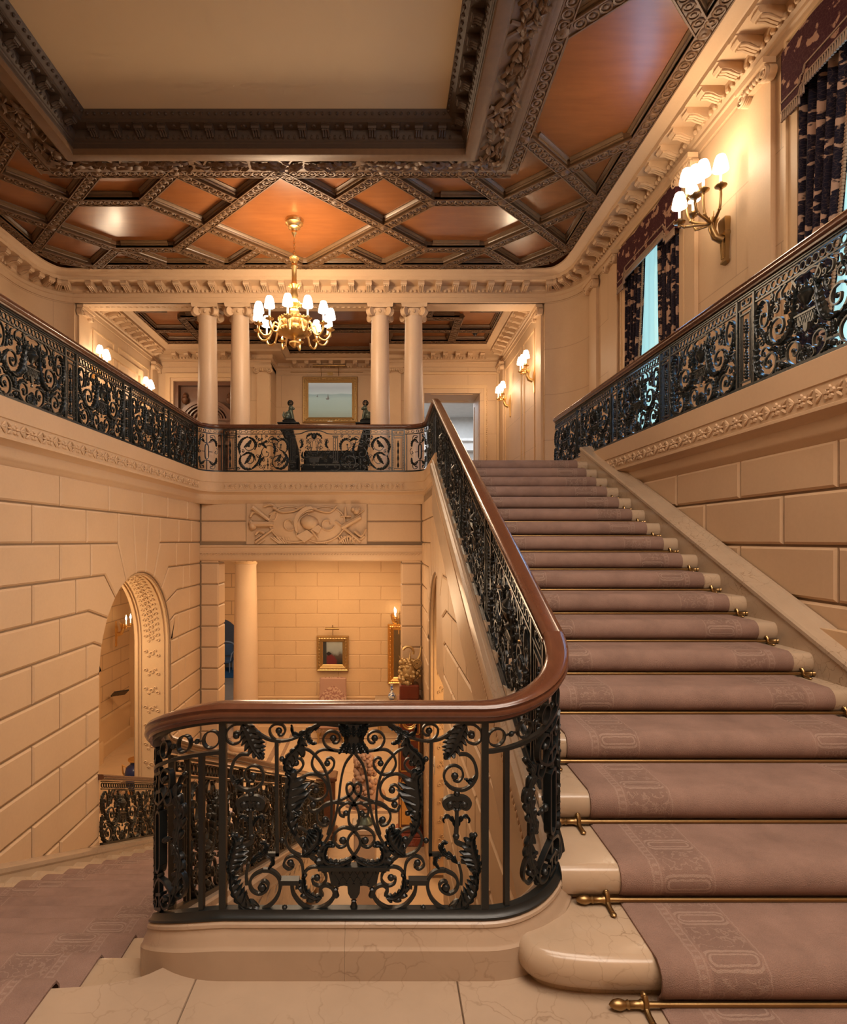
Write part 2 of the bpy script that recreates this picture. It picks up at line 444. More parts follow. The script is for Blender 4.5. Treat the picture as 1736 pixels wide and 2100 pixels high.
# left wall of the stairwell
mb = MB(); f = lambda u,z,n: (XW+n, u, z)
out = arch_wall(f, None, 0., YF, 2.175, mb)
wl = struct(mb, 'wall_left', M['lime'], 'warm limestone block wall with an arched opening on the left of the stairwell', 'wall', 30)
b = MB(); b.prism(out, lambda u,z: (XW-.022,u,z), lambda u,z: (XW-.55,u,z)); fixn(b.build('joint_bed', M['groove'], wl, 0))
# the jamb and soffit carving of an arch: thin plate following the opening with raised borders, rosettes and leaves
def reveal(mb, x0, x1, s):
    # x0 front edge, x1 back edge, s = +1/-1 direction from front to back
    path = [(AC+AR, z) for z in (GF+.05, -1.6, -.8)]+[arch_pt(i*180/28) for i in range(29)]+[(AC-AR, z) for z in (-.8,-1.6,GF+.05)]
    def strip(a, b, h):
        rg = []
        for i, (u, z) in enumerate(path):
            d = Vector((AC-u, 0 if z <= AZ else AZ-z)); d = d.normalized() if d.length else d
            rg.append([(x0+(x1-x0)*a, u+d.x*.004, z+d.y*.004),(x0+(x1-x0)*a, u+d.x*h, z+d.y*h),(x0+(x1-x0)*b, u+d.x*h, z+d.y*h),(x0+(x1-x0)*b, u+d.x*.004, z+d.y*.004)])
        mb.loft(rg, True, True)
    strip(.02,.98,.012)
    for a, b, h in ((.05,.10,.03),(.16,.19,.026),(.80,.83,.026),(.88,.94,.03)): strip(a, b, h)
    # scrolling leaf ornament
    for k in range(64):
        if k < 40:
            ang = math.radians(4+k*172/39); c = Vector((0, AC+(AR-.012)*cos(ang), AZ+(AR-.012)*sin(ang))); tan = Vector((0,-sin(ang),cos(ang))); inn = Vector((0,-cos(ang),-sin(ang)))
        else:
            q = k-40; sd = 1 if q % 2 else -1; z = -.12-(q//2)*.27
            c = Vector((0, AC+sd*(AR-.012), z)); tan = Vector((0,0,1)); inn = Vector((0,-sd,0))
        w = Vector((1,0,0))*(x1-x0)
        cen = c+Vector((x0+(x1-x0)*.5,0,0))
        for j, (dw, dt, r) in enumerate(((0,0,.034),(.17,.03,.026),(-.17,-.03,.026),(.09,-.04,.018),(-.09,.04,.018))):
            p = cen+w*dw+tan*dt
            pts = [p+(w.normalized()*cos(t)+tan*sin(t))*r*(1-t/9)+inn*.008 for t in [i*.75 for i in range(9)]]
            mb.tube([tuple(q) for q in pts], .009, 5)
mb = MB(); reveal(mb, XW-.02, XW-.55, -1)
struct(mb, 'trim_1', M['limelit'], 'carved scrollwork lining the inside of the left arch', 'arch lining', 40)
# wall under the upper flight
mb = MB(); f2 = lambda u,z,n: (XS-n, u, z)
out = arch_wall(f2, None, 2.3, YF, 2.175, mb)
def clip_under(o, line):   # remove what rises over the stair slope
    import bmesh
    bm = bmesh.new(); bm.from_mesh(o.data)
    co, no = line
    bmesh.ops.bisect_plane(bm, geom=bm.verts[:]+bm.edges[:]+bm.faces[:], plane_co=co, plane_no=no, clear_outer=True)
    bm.to_mesh(o.data); bm.free()
ws = struct(mb, 'wall_stair', M['lime'], 'limestone block wall with an arch carrying the upper stair flight', 'wall', 30)
sl = RI/T
cut = ((0, 2.0, -.04), (0, -sl, 1))
clip_under(ws, cut)
b = MB(); b.prism(out, lambda u,z: (XS+.022,u,z), lambda u,z: (XS+.45,u,z)); jb = fixn(b.build('joint_bed', M['groove'], ws, 0)); clip_under(jb, cut)
mb = MB(); reveal(mb, XS+.02, XS+.45, 1); struct(mb, 'trim_2', M['limelit'], 'carved scrollwork lining the arch under the stair flight', 'arch lining', 40)
# far wall of the stairwell over the opening
mb = MB(); f3 = lambda u,z,n: (u, YF-n, z)
OX0, OX1, LB = -2.79, .31, 1.19
for z0, z1 in ((ZK(4),ZK(5)),(ZK(5),2.175)):
    block(mb, rect(XW,-2.32,z0,z1), f3); block(mb, rect(-.273,XS,z0,z1), f3)
for k in range(-10, 4):
    for a, c in ((XW,OX0),(OX1,XS)):
        block(mb, rect(a, c, ZK(k), min(ZK(k+1), 1.46)), f3)
        # block ends seen inside the opening
        x = OX0 if a == XW else OX1; s_ = 1 if a == XW else -1
        block(mb, rect(YF, YF+.42, ZK(k), min(ZK(k+1),1.19)), (lambda u,z,n: (x+s_*n, u, z)))
wf = struct(mb, 'wall_far', M['lime'], 'limestone wall over the wide opening at the far end of the stairwell', 'wall', 30)
b = MB(); b.box(XW-.1,XS+.1,YF+.022,YF+.42,LB+.02,2.25); b.box(XW-.1,OX0-.022,YF+.022,YF+.42,GF,LB+.1); b.box(OX1+.022,XS+.1,YF+.022,YF+.42,GF,LB+.1)
b.build('joint_bed', M['groove'], wf, 0)
mb = MB(); mb.sweep([(XS,YF),(XW,YF)], [(-.05,1.46),(.045,1.46),(.05,1.45),(.05,1.43),(.03,1.42),(.028,1.345),(.04,1.335),(.04,1.32),(.026,1.31),(.026,1.215),(.014,1.20),(.0,1.19),(-.05,1.19)])
for i in range(74):   # rope moulding
    x = XW+.03+i*.05; mb.tube([(x,YF-.036,1.292),(x+.03,YF-.036,1.314)], .011, 5)
mb.box(OX0,OX1,YF-.002,YF+.42,LB-.002,LB+.05)
struct(mb, 'trim_3', M['lime'], 'moulded lintel with a rope bead over the far opening', 'lintel')

# ---- relief of arms above the lintel
rel = thing('carved_relief', 'carved stone relief of helmet, shields and weapons over the far opening', 'relief', ((-2.32-.273)/2, YF-.004, (1.465+2.17)/2))
rel.scale = (1,1.6,1)
W2, H2 = 1.02, .345
mb = MB(); mb.box(-W2,W2,0,.02,-H2,H2); mb.build('ground', M['lime'], rel, 0)
def rz_(x, y, h): return (x, -h, y)
def dome(mb, cx, cy, rx, ry, h, rot=0, n=28, rim=True, y0=.0):
    rings = []
    prof = [(1.,0),(1.,.5),(.985,.8),(.93,.85),(.91,.55),(.7,.8),(.4,.96),(.05,1.)] if rim else [(1,0),(.98,.45),(.8,.8),(.5,.95),(.1,1)]
    for q, k in prof:
        ring = []
        for i in range(n):
            a = 2*PI*i/n; x, y = rx*q*cos(a), ry*q*sin(a)
            ring.append(rz_(cx+x*cos(rot)-y*sin(rot), cy+x*sin(rot)+y*cos(rot), h*k+y0))
        rings.append(ring)
    mb.loft(rings, True, True)
mb = MB()
dome(mb,-.24,-.01,.40,.31,.05,-.25); dome(mb,.28,-.01,.40,.31,.05,.25); fixn(mb.build('shield', M['lime'], rel))
mb = MB()
dome(mb,.06,.02,.165,.125,.13,-.25,24,False); 
pts = [(.215,-.02),(.10,-.09),(.14,-.12),(.22,-.16),(.27,-.06)]
mb.loft([[rz_(x,y,.03) for x,y in pts],[rz_(x,y,.105) for x,y in pts]],True,True)
pl = smooth_pts([(-.15,-.14),(-.17,.02),(-.11,.16),(0,.25),(.12,.27)],5)
for o_, w_, h_ in ((0,.035,.085),(.045,.016,.07)):
    mb.loft([[rz_(x-w_*.7,y+w_*.7-o_,.02),rz_(x-w_*.7,y+w_*.7-o_,h_),rz_(x+w_*.7,y-w_*.7-o_,h_),rz_(x+w_*.7,y-w_*.7-o_,.02)] for x,y in pl],True,True)
pg = [(-.17,-.2),(-.02,-.31),(.14,-.19),(.02,-.1)]
mb.loft([[rz_(x,y,.0) for x,y in pg],[rz_(x,y,.075) for x,y in pg]],True,True)
mb.tube([rz_(.09,-.10,.08),rz_(.2,-.25,.07)], lambda t: .02+.035*sin(PI*min(1,t*1.1)), 8)
fixn(mb.build('helmet', M['lime'], rel))
mb = MB()
def club(a, b, r0, r1): mb.tube([rz_(*a,.03), rz_(*b,.03)], lambda t: r0+(r1-r0)*t, 8)
club((-.90,.28),(-.62,.06),.045,.03); club((-.86,-.31),(-.55,-.08),.02,.02); club((.92,-.30),(.5,.05),.022,.03); club((.66,.28),(.66,.12),.022,.028); club((.58,.13),(.76,.13),.02,.02)
club((.98,.24),(.62,-.05),.012,.012); club((.92,.12),(.6,-.06),.04,.05); club((-.92,.0),(-.55,.0),.055,.045)
for x, y, r in ((-.90,-.03,.07),(.85,.22,.06),(.88,.25,.04),(-.93,.03,.045),(.80,.25,.045)): mb.ball(rz_(x,y,.03), r, 10, 7, 1, .8, 1)
for pts_ in ([(-.95,.12),(-.9,.2),(-.8,.18)],[(-.72,.3),(-.6,.33),(-.5,.26)],[(-.62,.16),(-.5,.2),(-.52,.08),(-.6,.04)],[(-.86,-.18),(-.8,-.12),(-.7,-.16)],[(.8,-.2),(.9,-.26),(.98,-.2)],[(.55,-.3),(.7,-.2),(.82,-.3)],[(.82,-.12),(.93,-.2),(1.0,-.08)]):
    mb.tube([rz_(x,y,.02) for x,y in smooth_pts(pts_,4)], .026, 6)
for i in range(7):
    mb.tube([rz_(-.45+.03*i,-.33,.015),rz_(-.60+.05*i,-.22,.03)], .017, 5); mb.tube([rz_(.62+.03*i,-.33,.015),rz_(.54+.05*i,-.2,.03)], .017, 5); mb.tube([rz_(.18+.025*i,-.33,.012),rz_(.1+.045*i,-.26,.02)], .015, 5)
for d in (-.04,0,.04): mb.tube([rz_(-.72+d*.6,-.22-d,.03),rz_(-.84+d*.6,-.30-d,.03)], .011, 5)
fixn(mb.build('weapons', M['lime'], rel))
mb = MB()   # ribbon swags over the shields
for pts_ in ([(-.55,.28),(-.4,.2),(-.2,.22),(-.08,.27),(.0,.3)],[(.12,.27),(.25,.22),(.4,.2),(.52,.3)]):
    mb.tube([rz_(x,y,.06) for x,y in smooth_pts(pts_,4)], .02, 6)
for c_ in ((-.28,0),(.36,0)):
    mb.tube([rz_(c_[0]+.13*cos(t)*(.4+t*.09),c_[1]+.13*sin(t)*(.4+t*.09),.05) for t in [i*.5 for i in range(13)]], .02, 6)
fixn(mb.build('ribbon', M['lime'], rel))

# ---- right wall
mb = MB(); f4 = lambda u,z,n: (XR-n, u, z)
for k in range(-1, 6):
    z0, z1 = ZK(k), (2.175 if k == 5 else ZK(k+1)); js = [.66+i for i in range(8)] if k % 2 else [.16+i for i in range(9)]
    e = [.2]+[j for j in js if .3 < j < 7.9]+[8.05]
    for a, c in zip(e[:-1], e[1:]): block(mb, rect(a,c,z0,z1), f4)
wr = struct(mb, 'wall_right', M['lime'], 'limestone block wall rising on the right of the stair flight', 'wall', 30)
b = MB(); b.box(XR+.022,XR+.5,.2,8.05,-.4,2.25); b.build('joint_bed', M['groove'], wr, 0)

# ================================================================== LEDGE (gallery edge) all round the well
LEDGE = [(-.16,LG),(.028,LG),(.045,LG-.01),(.045,LG-.172),(.036,LG-.178),(.036,LG-.312),(.047,LG-.318),(.047,LG-.338),(.022,LG-.35),(-.004,LG-.368),(-.018,LG-.384),(-.018,LG-.462),(-.028,LG-.478),(-.034,LG-.487),(-.046,LG-.50),(-.056,LG-.524),(-.075,LG-.54),(-.16,LG-.54)]
RC = .35
XL_, XI, YI = -3.045, .72, 10.0            # iron line: left, inner right, far
well = [(XI,7.75),(XI,YI-RC)]+arc(XI-RC,YI-RC,RC,0,PI/2,8)[1:]+arc(XL_+RC,YI-RC,RC,PI/2,PI,8)+[(XL_,0)]
mb = MB(); mb.sweep(well, LEDGE)
# carved rosette frieze, one flower every 0.2 m
def rosette(mb, c, ax, nr, r=.05):
    ax = Vector(ax); nr = Vector(nr); up = Vector((0,0,1)); c = Vector(c)
    for j in range(5):
        a = 2*PI*j/5+.3; p = c+(ax*cos(a)+up*sin(a))*r*.62
        d = [p+(ax*cos(t)+up*sin(t))*r*.42 for t in [i*PI/3 for i in range(6)]]
        mb.loft([[tuple(q-nr*.002) for q in d],[tuple(p+(q-p)*.7+nr*.012) for q in d]], True, True)
    d = [c+(ax*cos(t)+up*sin(t))*r*.3 for t in [i*PI/3 for i in range(6)]]
    mb.loft([[tuple(q) for q in d],[tuple(c+(q-c)*.6+nr*.018) for q in d]], True, True)
def frieze(mb, a, b, nr, z):
    a = Vector(a); b = Vector(b); L = (b-a).length; n = max(1,int(L/.24)); t = (b-a).normalized()
    for i in range(n):
        c = a+t*(i+.5)*L/n; c.z = z; rosette(mb, c, t, nr)
        for sg in (-1, 1):   # leaf sprays between the flowers
            for q in range(3):
                p0 = c+t*sg*.062+Vector(nr)*.002; p1 = c+t*sg*(.108)+Vector((0,0,(q-1)*.045))+Vector(nr)*.006
                mb.tube([tuple(p0),tuple((p0+p1)/2+Vector(nr)*.006),tuple(p1)], lambda tt: .004+.008*sin(PI*min(.95,tt)), 5)
ZF = LG-.245
frieze(mb, (XL_+.036,.3,0), (XL_+.036,YI-RC,0), (1,0,0), ZF)
frieze(mb, (XL_+RC,YI-.036,0), (XI-RC,YI-.036,0), (0,-1,0), ZF)
struct(mb, 'trim_4', M['lime'], 'moulded stone ledge with a carved rosette frieze round the left and far sides of the well', 'ledge')
mb = MB(); XRi = 2.755
mb.sweep([(XRi,0),(XRi,9.3),(3.9,9.3)], LEDGE)
frieze(mb, (XRi-.036,.3,0), (XRi-.036,7.9,0), (-1,0,0), ZF)
struct(mb, 'trim_5', M['lime'], 'moulded stone ledge with a carved rosette frieze along the right wall', 'ledge')

# ================================================================== FLOORS
mb = MB()
mb.box(WALLL-.2, XW-.02, 0, YF+.1, 2.2, UF); mb.box(WALLL-.2, WALLR+.2, YF+.06, 17.6, 1.3, UF); mb.box(XR+.3, WALLR+.2, 0, YF+.1, 2.2, UF); mb.box(XS+.05, XR+.35, 7.72, YF+.1, 2.2, UF)
mb.box(-8,6,17.6,24,2.3,UF)
struct(mb, 'floor_upper', M['slab'], 'upper hall floor round the stairwell and landing at the stair top', 'floor', 0)
mb = MB(); mb.box(-9,4,2.2,30,GF-.2,GF)
struct(mb, 'floor_ground', M['floor'], 'pale marble floor of the hall below the stairs', 'floor', 0)
mb = MB()
for x0, x1 in ((-2.62,-2.50),(-2.36,-2.28)): mb.box(x0,x1,9.9,15.25,GF+.001,GF+.004)
for y0, y1 in ((10.75,10.85),(14.75,14.83)): mb.box(-6,.8,y0,y1,GF+.001,GF+.0035)
for y0 in (5.9,): mb.box(-5.35,-5.15,y0,16,GF+.001,GF+.004)
struct(mb, 'trim_6', M['band'], 'brown marble strips inlaid in the ground floor', 'floor inlay', 0)
# landing: slabs with hairline joints, its front edge curving back to the plinth
mb = MB()
def slab(poly):
    mb.loft([[(x,y,-.15) for x,y in inset(poly,.0015)],[(x,y,-.003) for x,y in inset(poly,.0015)],[(x,y,0) for x,y in inset(poly,.004)]],True,True)
edge = [(-3.08,2.05),(-1.25,2.05)]+smooth_pts([(-1.15,2.05),(-1.0,2.065),(-.86,2.105),(-.78,2.16),(-.66,2.18)],4)
slab([(-.66,-1.5)]+edge[::-1]+[(-3.08,-1.5)] if False else [(-3.08,-1.5),(-.66,-1.5)]+edge[::-1])
slab([(-.66,-1.5),(.26,-1.5),(.26,2.18),(-.66,2.18)]); slab([(.26,-1.5),(1.4,-1.5),(1.4,2.18),(.26,2.18)]); slab([(1.4,-1.5),(3.1,-1.5),(3.1,2.05),(1.4,2.05)])
struct(mb, 'floor_landing', M['slab'], 'beige marble slabs of the half landing in the foreground', 'floor', 40)
mb = MB(); mb.box(-3.62,3.3,-1.7,-1.5,-.2,CZ+.6); mb.box(-7.1,-3.6,-1.7,-1.5,2.2,CZ+.6); mb.box(3.2,4.3,-1.7,-1.5,2.2,CZ+.6)
struct(mb, 'wall_near', M['limeup'], 'limestone wall behind the half landing', 'wall', 0)
mb = MB(); mb.box(-3.6,XW,-1.7,0,-.5,LG); mb.box(XR,3.3,-1.7,.2,-.5,LG); mb.box(-.93,.72,2.1,2.22,GF,-.15)
struct(mb, 'wall_landing', M['limeback'], 'stone walls closing the half landing', 'wall', 0)

# ================================================================== GROUND HALL behind and beside the well
VY = 15.3
mb = MB()
f5 = lambda u,z,n: (u, VY-n, z)
k = 0; z = GF+.94
pan = [GF+.17]
while z < 1.3:
    o_ = (k % 2)*.55
    x = -3.9+o_-1.1
    while x < 1.6:
        a, c = max(x,-3.72), min(x+1.1, 1.5)
        if c-a > .1: block(mb, rect(a,c,z,min(z+.3533,1.3)), f5, .012, .004, .008)
        x += 1.1
    z += .3533; k += 1
wv = struct(mb, 'wall_hall', M['limelit'], 'limestone block wall behind the tapestry chair on the ground floor', 'wall', 30)
b = MB(); b.box(-3.72,1.6,VY+.012,VY+.5,GF,1.3); b.box(-6.6,-4.75,VY+.012,VY+.5,GF,1.3)
AA = [(-4.75,-1.0)]+[(-4.235+.515*cos(PI-PI*i/16),-1.0+.515*sin(PI*i/16)) for i in range(17)]+[(-3.72,-1.0),(-3.72,1.3),(-4.75,1.3)]
b.prism(AA, lambda u,z: (u,VY+.012,z), lambda u,z: (u,VY+.5,z)); fixn(b.build('backing', M['limeback'], wv, 0))
mb = MB(); mb.sweep([(1.5,VY),(-3.72,VY)], [(0,GF+.94),(.03,GF+.92),(.035,GF+.88),(.015,GF+.86),(.015,GF+.78),(.022,GF+.76),(.0,GF+.74),(0,GF+.17),(.02,GF+.15),(.03,GF),(-.02,GF),(-.02,GF+.94)])
struct(mb, 'baseboard_hall', M['limelit'], 'pale stone dado along the ground floor wall', 'dado')
mb = MB(); mb.box(-6.4,XW-.55,0,VY+.5,2.0,2.2); mb.box(-6.4,3,YF+.42,VY+.5,1.28,1.4)
struct(mb, 'ceiling_ground', M['limeback'], 'stone ceiling of the ground hall beyond the opening', 'ceiling', 0)
mb = MB()
mb.box(-6.8,-6.4,2,16,GF,2.1); mb.box(1.55,1.7,YF+.42,VY,GF,1.3); mb.box(2.72,2.79,2.3,YF+.1,GF,1.0); mb.box(XS+.45,2.7,9.9,10.1,GF,1.5); mb.box(XS+.45,2.7,4.2,4.4,GF,.9)
mb.box(-6.5,XW-.55,3.6,3.8,GF,2.1)
wg = struct(mb, 'wall_corridor', M['limeback'], 'pale limestone wall of the corridor seen through the left arch', 'wall', 0)
mb = MB()
mb.sweep([(-6.4,16),(-6.4,3.8)], [(0,GF+.9),(.05,GF+.88),(.05,GF+.82),(.02,GF+.8),(.02,GF+.3),(.06,GF+.28),(.06,GF),(-.02,GF),(-.02,GF+.9)])
for y in (7.9,10.4,12.9,15.2): mb.box(-6.42,-6.27,y-.26,y+.26,GF,1.9); mb.sweep([(-6.27,y+.3),(-6.27,y-.3)],[(-.1,GF+.5),(.03,GF+.48),(.05,GF+.42),(.05,GF),(-.1,GF)])
struct(mb, 'trim_7', M['limelit'], 'stone pilasters and dado along the corridor seen through the left arch', 'pilasters', 40)
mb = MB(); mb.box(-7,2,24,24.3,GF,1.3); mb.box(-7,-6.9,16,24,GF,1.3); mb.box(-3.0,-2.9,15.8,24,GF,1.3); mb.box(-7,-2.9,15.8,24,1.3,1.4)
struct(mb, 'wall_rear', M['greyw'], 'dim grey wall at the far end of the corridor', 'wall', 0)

# ================================================================== UPPER HALL WALLS
WT = 6.16
mb = MB()
for y0, y1 in ((-1.6,3.84),(5.54,7.8),(9.5,11.0)): mb.box(WALLR,WALLR+.4,y0,y1,UF-.1,6.9)
for y0, y1 in ((3.84,5.54),(7.8,9.5)): mb.box(WALLR,WALLR+.4,y0,y1,WT,6.9); mb.box(WALLR,WALLR+.4,y0,y1,UF-.1,UF+.12)
rx, ry = WALLR-3.27, .97
cr = [(3.27+rx*sin(PI/2*i/14), 11.0+ry*cos(PI/2*i/14)) for i in range(15)]
mb.loft([[(x,y,UF-.1),(x,y,6.9),(x+.25,y+.25,6.9),(x+.25,y+.25,UF-.1)] for x,y in cr], True, True)
fixn(struct(mb, 'wall_upper_right', M['limeup'], 'pale limestone upper wall with two curtained windows on the right', 'wall', 40))
mb = MB(); mb.box(WALLL-.3,WALLL,-1.6,11.0,UF-.1,6.9)
cl = [(2*CX-x, y) for x, y in cr]
mb.loft([[(x,y,UF-.1),(x,y,6.9),(x-.25,y+.25,6.9),(x-.25,y+.25,UF-.1)] for x,y in cl], True, True)
fixn(struct(mb, 'wall_upper_left', M['limeup'], 'pale limestone upper wall curving into the far left corner', 'wall', 40))
BR, BL, BY = 3.27, 2*CX-3.27, 16.4       # back room
DX0, DX1, DZ = 1.12, 2.70, 5.63          # its right doorway
LX0, LX1, LZ = -5.80, -4.05, 5.95        # its left carved doors
AX0, AX1, AY = -3.10, .12, 17.2          # alcove
mb = MB()
mb.box(BR,BR+.4,12.0,16.6,UF,7); mb.box(BL-.4,BL,12.0,16.6,UF,7)
mb.box(DX1,BR,BY,BY+.5,UF,7); mb.box(AX1,DX0,BY,BY+.5,UF,7); mb.box(DX0,DX1,BY,BY+.5,DZ,7)
mb.box(BL,LX0,BY,BY+.5,UF,7); mb.box(LX1,AX0,BY,BY+.5,UF,7); mb.box(LX0,LX1,BY,BY+.5,LZ,7); mb.box(LX0-.1,LX1+.1,BY+.5,BY+.6,UF,7)
mb.box(AX0-.2,AX1+.2,AY,AY+.2,UF,7.2); mb.box(AX0-.2,AX0,BY+.5,AY,UF,7.2); mb.box(AX1,AX1+.2,BY+.5,AY,UF,7.2)
struct(mb, 'wall_gallery', M['limeup'], 'limestone walls of the room behind the columns', 'wall', 0)
mb = MB(); mb.box(-.5,6,23,23.2,UF,5.0); mb.box(-.5,6,22.9,23.0,UF,UF+1.55)
wq = struct(mb, 'wall_next_room', M['blueg'], 'grey blue wall of the room beyond the right doorway', 'wall', 0)
mb = MB(); mb.box(-.5,6,22.85,23.0,4.05,4.5); mb.sweep([(6,22.9),(-.5,22.9)], [(0,5.4),(.5,5.4),(.5,5.3),(.4,5.22),(.4,4.95),(.2,4.9),(.12,4.6),(.12,4.5),(.05,4.4),(0,4.4)])
mb.box(2.05,2.12,22.8,22.9,UF,UF+1.5); mb.box(.9,2.1,22.8,22.88,UF+1.42,UF+1.5)
mb.box(-.5,6,17.45,23,6.3,6.4); mb.box(-.5,0,17.45,23,UF,6.3); mb.box(5.5,6,17,23,UF,6.3); mb.box(-.5,6,23,23.3,5.0,6.4)
struct(mb, 'trim_8', M['white'], 'white painted cornice and panelling seen through the right doorway', 'panelling')

# cornices: profile (o toward the room, z); block brackets every 0.34 m
def cornice_prof(dz=0, proj=1.):
    return [(.02,6.345),(.02,6.44),(.04,6.455),(.04,6.475),(.022,6.48),(.022,6.52),(.05,6.535),(.08,6.57),(.08,6.655),(.10,6.66),(.36,6.66),(.36,6.72),(.38,6.725),(.40,6.75),(.46,6.775),(.50,6.80),(.50,6.83),(-.05,6.83),(-.05,6.345)]
def modillion(mb, p, t, nr, w=.12, z=6.66, h=.10, l=.25):
    # scrolled bracket: side outline swept across its width
    p = Vector(p); t = Vector(t); nr = Vector(nr)
    prof = [(0,-h*1.15),(.05,-h*1.2),(.09,-h),(.13,-h*.78),(.19,-h*.72),(.24,-h*.78),(.262,-h*.5),(.25,-.012),(.28,-.012),(.28,0),(0,0)]
    rg = []
    for k in (-.5,.5):
        rg.append([tuple(p+t*k*w+nr*(o_*l/.25)+Vector((0,0,z+q))) for o_, q in prof])
    mb.loft(rg, True, True)
    # acanthus leaf under the bracket
    for s_ in (-.3,0,.3):
        pts = [tuple(p+t*s_*w+nr*(o_*l/.25)+Vector((0,0,z+q-.006))) for o_, q in ((.03,-h*1.2),(.09,-h*1.02),(.15,-h*.78),(.22,-h*.82))]
        mb.tube(pts, .017, 5)
def eggs(mb, a, b, nr, z, off, sp=.085):
    a = Vector(a); b = Vector(b); t = (b-a); L = t.length; t.normalize(); n = int(L/sp)
    for i in range(n):
        c = a+t*(i+.5)*L/n+Vector(nr)*off+Vector((0,0,z)); mb.ball(tuple(c), .03, 6, 4, 1, 1, 1.15)
def run(mb, a, b, nr, sp=.34, off=.08, z=6.66, eg=True, **kw):
    a = Vector(a); b = Vector(b); t = (b-a); L = t.length; t.normalize(); n = max(1,round(L/sp))
    for i in range(n):
        c = a+t*(i+.5)*L/n; modillion(mb, c+Vector(nr)*off, t, nr, z=z, **kw)
        # sunk coffer frame between brackets
    if eg: eggs(mb, a, b, nr, z-.11, .085)
CY = 12.0
mb = MB()
pc = [(WALLR,-1.5)]+[p for p in cr[::-1]]+[(cl[0][0],12.0)]+cl+[(WALLL,-1.5)]
pc = [(WALLR,-1.5),(WALLR,11.0)]+cr[::-1][1:-1]+[(3.27,CY),(cl[0][0],CY)]+cl[1:]+[(WALLL,-1.5)]
mb.sweep(pc, cornice_prof())
run(mb, (WALLR,2.2,0), (WALLR,10.9,0), (-1,0,0)); run(mb, (WALLL,4.2,0), (WALLL,10.9,0), (1,0,0))
run(mb, (3.0,CY,0), (2*CX-3.0,CY,0), (0,-1,0))
for i in (1,4,7,10,13):
    for pts_, sg in ((cr,1),(cl,-1)):
        x, y = pts_[i]; x2, y2 = pts_[i+1] if i < 14 else pts_[i]; t = Vector((x2-x,y2-y,0)).normalized(); nr = Vector((-t.y,t.x,0)) 
        if nr.y > 0: nr = -nr
        modillion(mb, Vector((x,y,0))+nr*.08, t, nr)
struct(mb, 'trim_9', M['lime'], 'carved stone cornice with scrolled brackets under the wooden ceiling', 'cornice')
# beam over the columns
mb = MB(); mb.box(2*CX-3.3,3.3,CY+.0,CY+.42,6.34,6.9); mb.sweep([(3.27,CY),(2*CX-3.27,CY)], [(-.04,6.34),(.0,6.34),(.012,6.35),(.012,6.40),(0,6.41),(-.04,6.41)])
for i in range(56):
    x = 2*CX-3.15+i*.1155; mb.ball((x,CY+.21,6.338),.045,8,4,1,1,.3)
struct(mb, 'trim_10', M['lime'], 'plain stone beam resting on the four columns', 'beam')
mb = MB()
path = [(BR,12.42),(BR,BY),(AX1+.02,BY),(AX1+.02,AY),(AX0-.02,AY),(AX0-.02,BY),(BL,BY),(BL,12.42)]
mb.sweep(path, cornice_prof())
run(mb,(BR,12.5,0),(BR,BY-.3,0),(-1,0,0),.33); run(mb,(BL,12.5,0),(BL,BY-.3,0),(1,0,0),.33)
run(mb,(AX1+.4,BY,0),(BR-.4,BY,0),(0,-1,0),.33); run(mb,(BL+.4,BY,0),(AX0-.4,BY,0),(0,-1,0),.33); run(mb,(AX0+.4,AY,0),(AX1-.4,AY,0),(0,-1,0),.33)
struct(mb, 'trim_11', M['lime'], 'carved bracketed cornice round the room behind the columns', 'cornice')

# pilasters with scrolled capitals
def ionic(mb, c, t, nr, w, z):
    # pilaster capital seen from the front: echinus, two volutes, abacus
    c = Vector(c); t = Vector(t); nr = Vector(nr)
    for k in (-1, 1):
        o = c+t*k*w*.56+Vector((0,0,z-.13))
        for j in range(3):
            pts = []
            for i in range(22):
                a = i*.55; r = .085*(1-i/26)
                pts.append(tuple(o+nr*(.035+.02*j)+t*(-k)*r*sin(a)*1+Vector((0,0,r*cos(a)))))
            mb.tube(pts, .014, 5)
        d = [o+(t*cos(a)+Vector((0,0,1))*sin(a))*.078 for a in [i*PI/6 for i in range(12)]]
        mb.loft([[tuple(p-nr*.02) for p in d],[tuple(p+nr*.055) for p in d]],True,True)
    def bx(h0,h1,ww,n0,n1):
        q = [(-ww,n0),(ww,n0),(ww,n1),(-ww,n1)]
        mb.loft([[tuple(c+t*a+nr*b_+Vector((0,0,z+h))) for a,b_ in q] for h in (h0,h1)],True,True)
    bx(-.06,0,w*.72,-.02,.11); bx(-.085,-.06,w*.66,-.02,.085); bx(-.15,-.085,w*.5,-.02,.06)
    for i in range(5):
        mb.ball(tuple(c+t*(i-2)*w*.17+nr*.07+Vector((0,0,z-.11))), .035, 6, 5, 1, 1, 1.2)
mb = MB()
for y in (3.0,6.1,7.55,10.0,10.95):
    w = .36; x = WALLR
    mb.box(x-.05,x+.01,y-w/2,y+w/2,UF,6.34); mb.box(x-.075,x,y-w/2-.03,y+w/2+.03,UF,UF+.2); ionic(mb,(x-.05,y,0),(0,1,0),(-1,0,0),w*.9,6.34)
for y in (12.3,16.15):
    for x, s_ in ((BR,-1),(BL,1)):
        mb.box(min(x,x+s_*.05),max(x,x+s_*.05),y-.2,y+.2,UF,6.34); ionic(mb,(x+s_*.05,y,0),(0,1,0),(s_,0,0),.36,6.34)
for x in (AX0-.2,AX1+.2):
    mb.box(x-.18,x+.18,BY-.06,BY,UF,6.34); ionic(mb,(x,BY-.06,0),(1,0,0),(0,-1,0),.34,6.34)
struct(mb, 'trim_12', M['lime'], 'flat stone pilasters with scrolled capitals along the upper walls', 'pilasters')
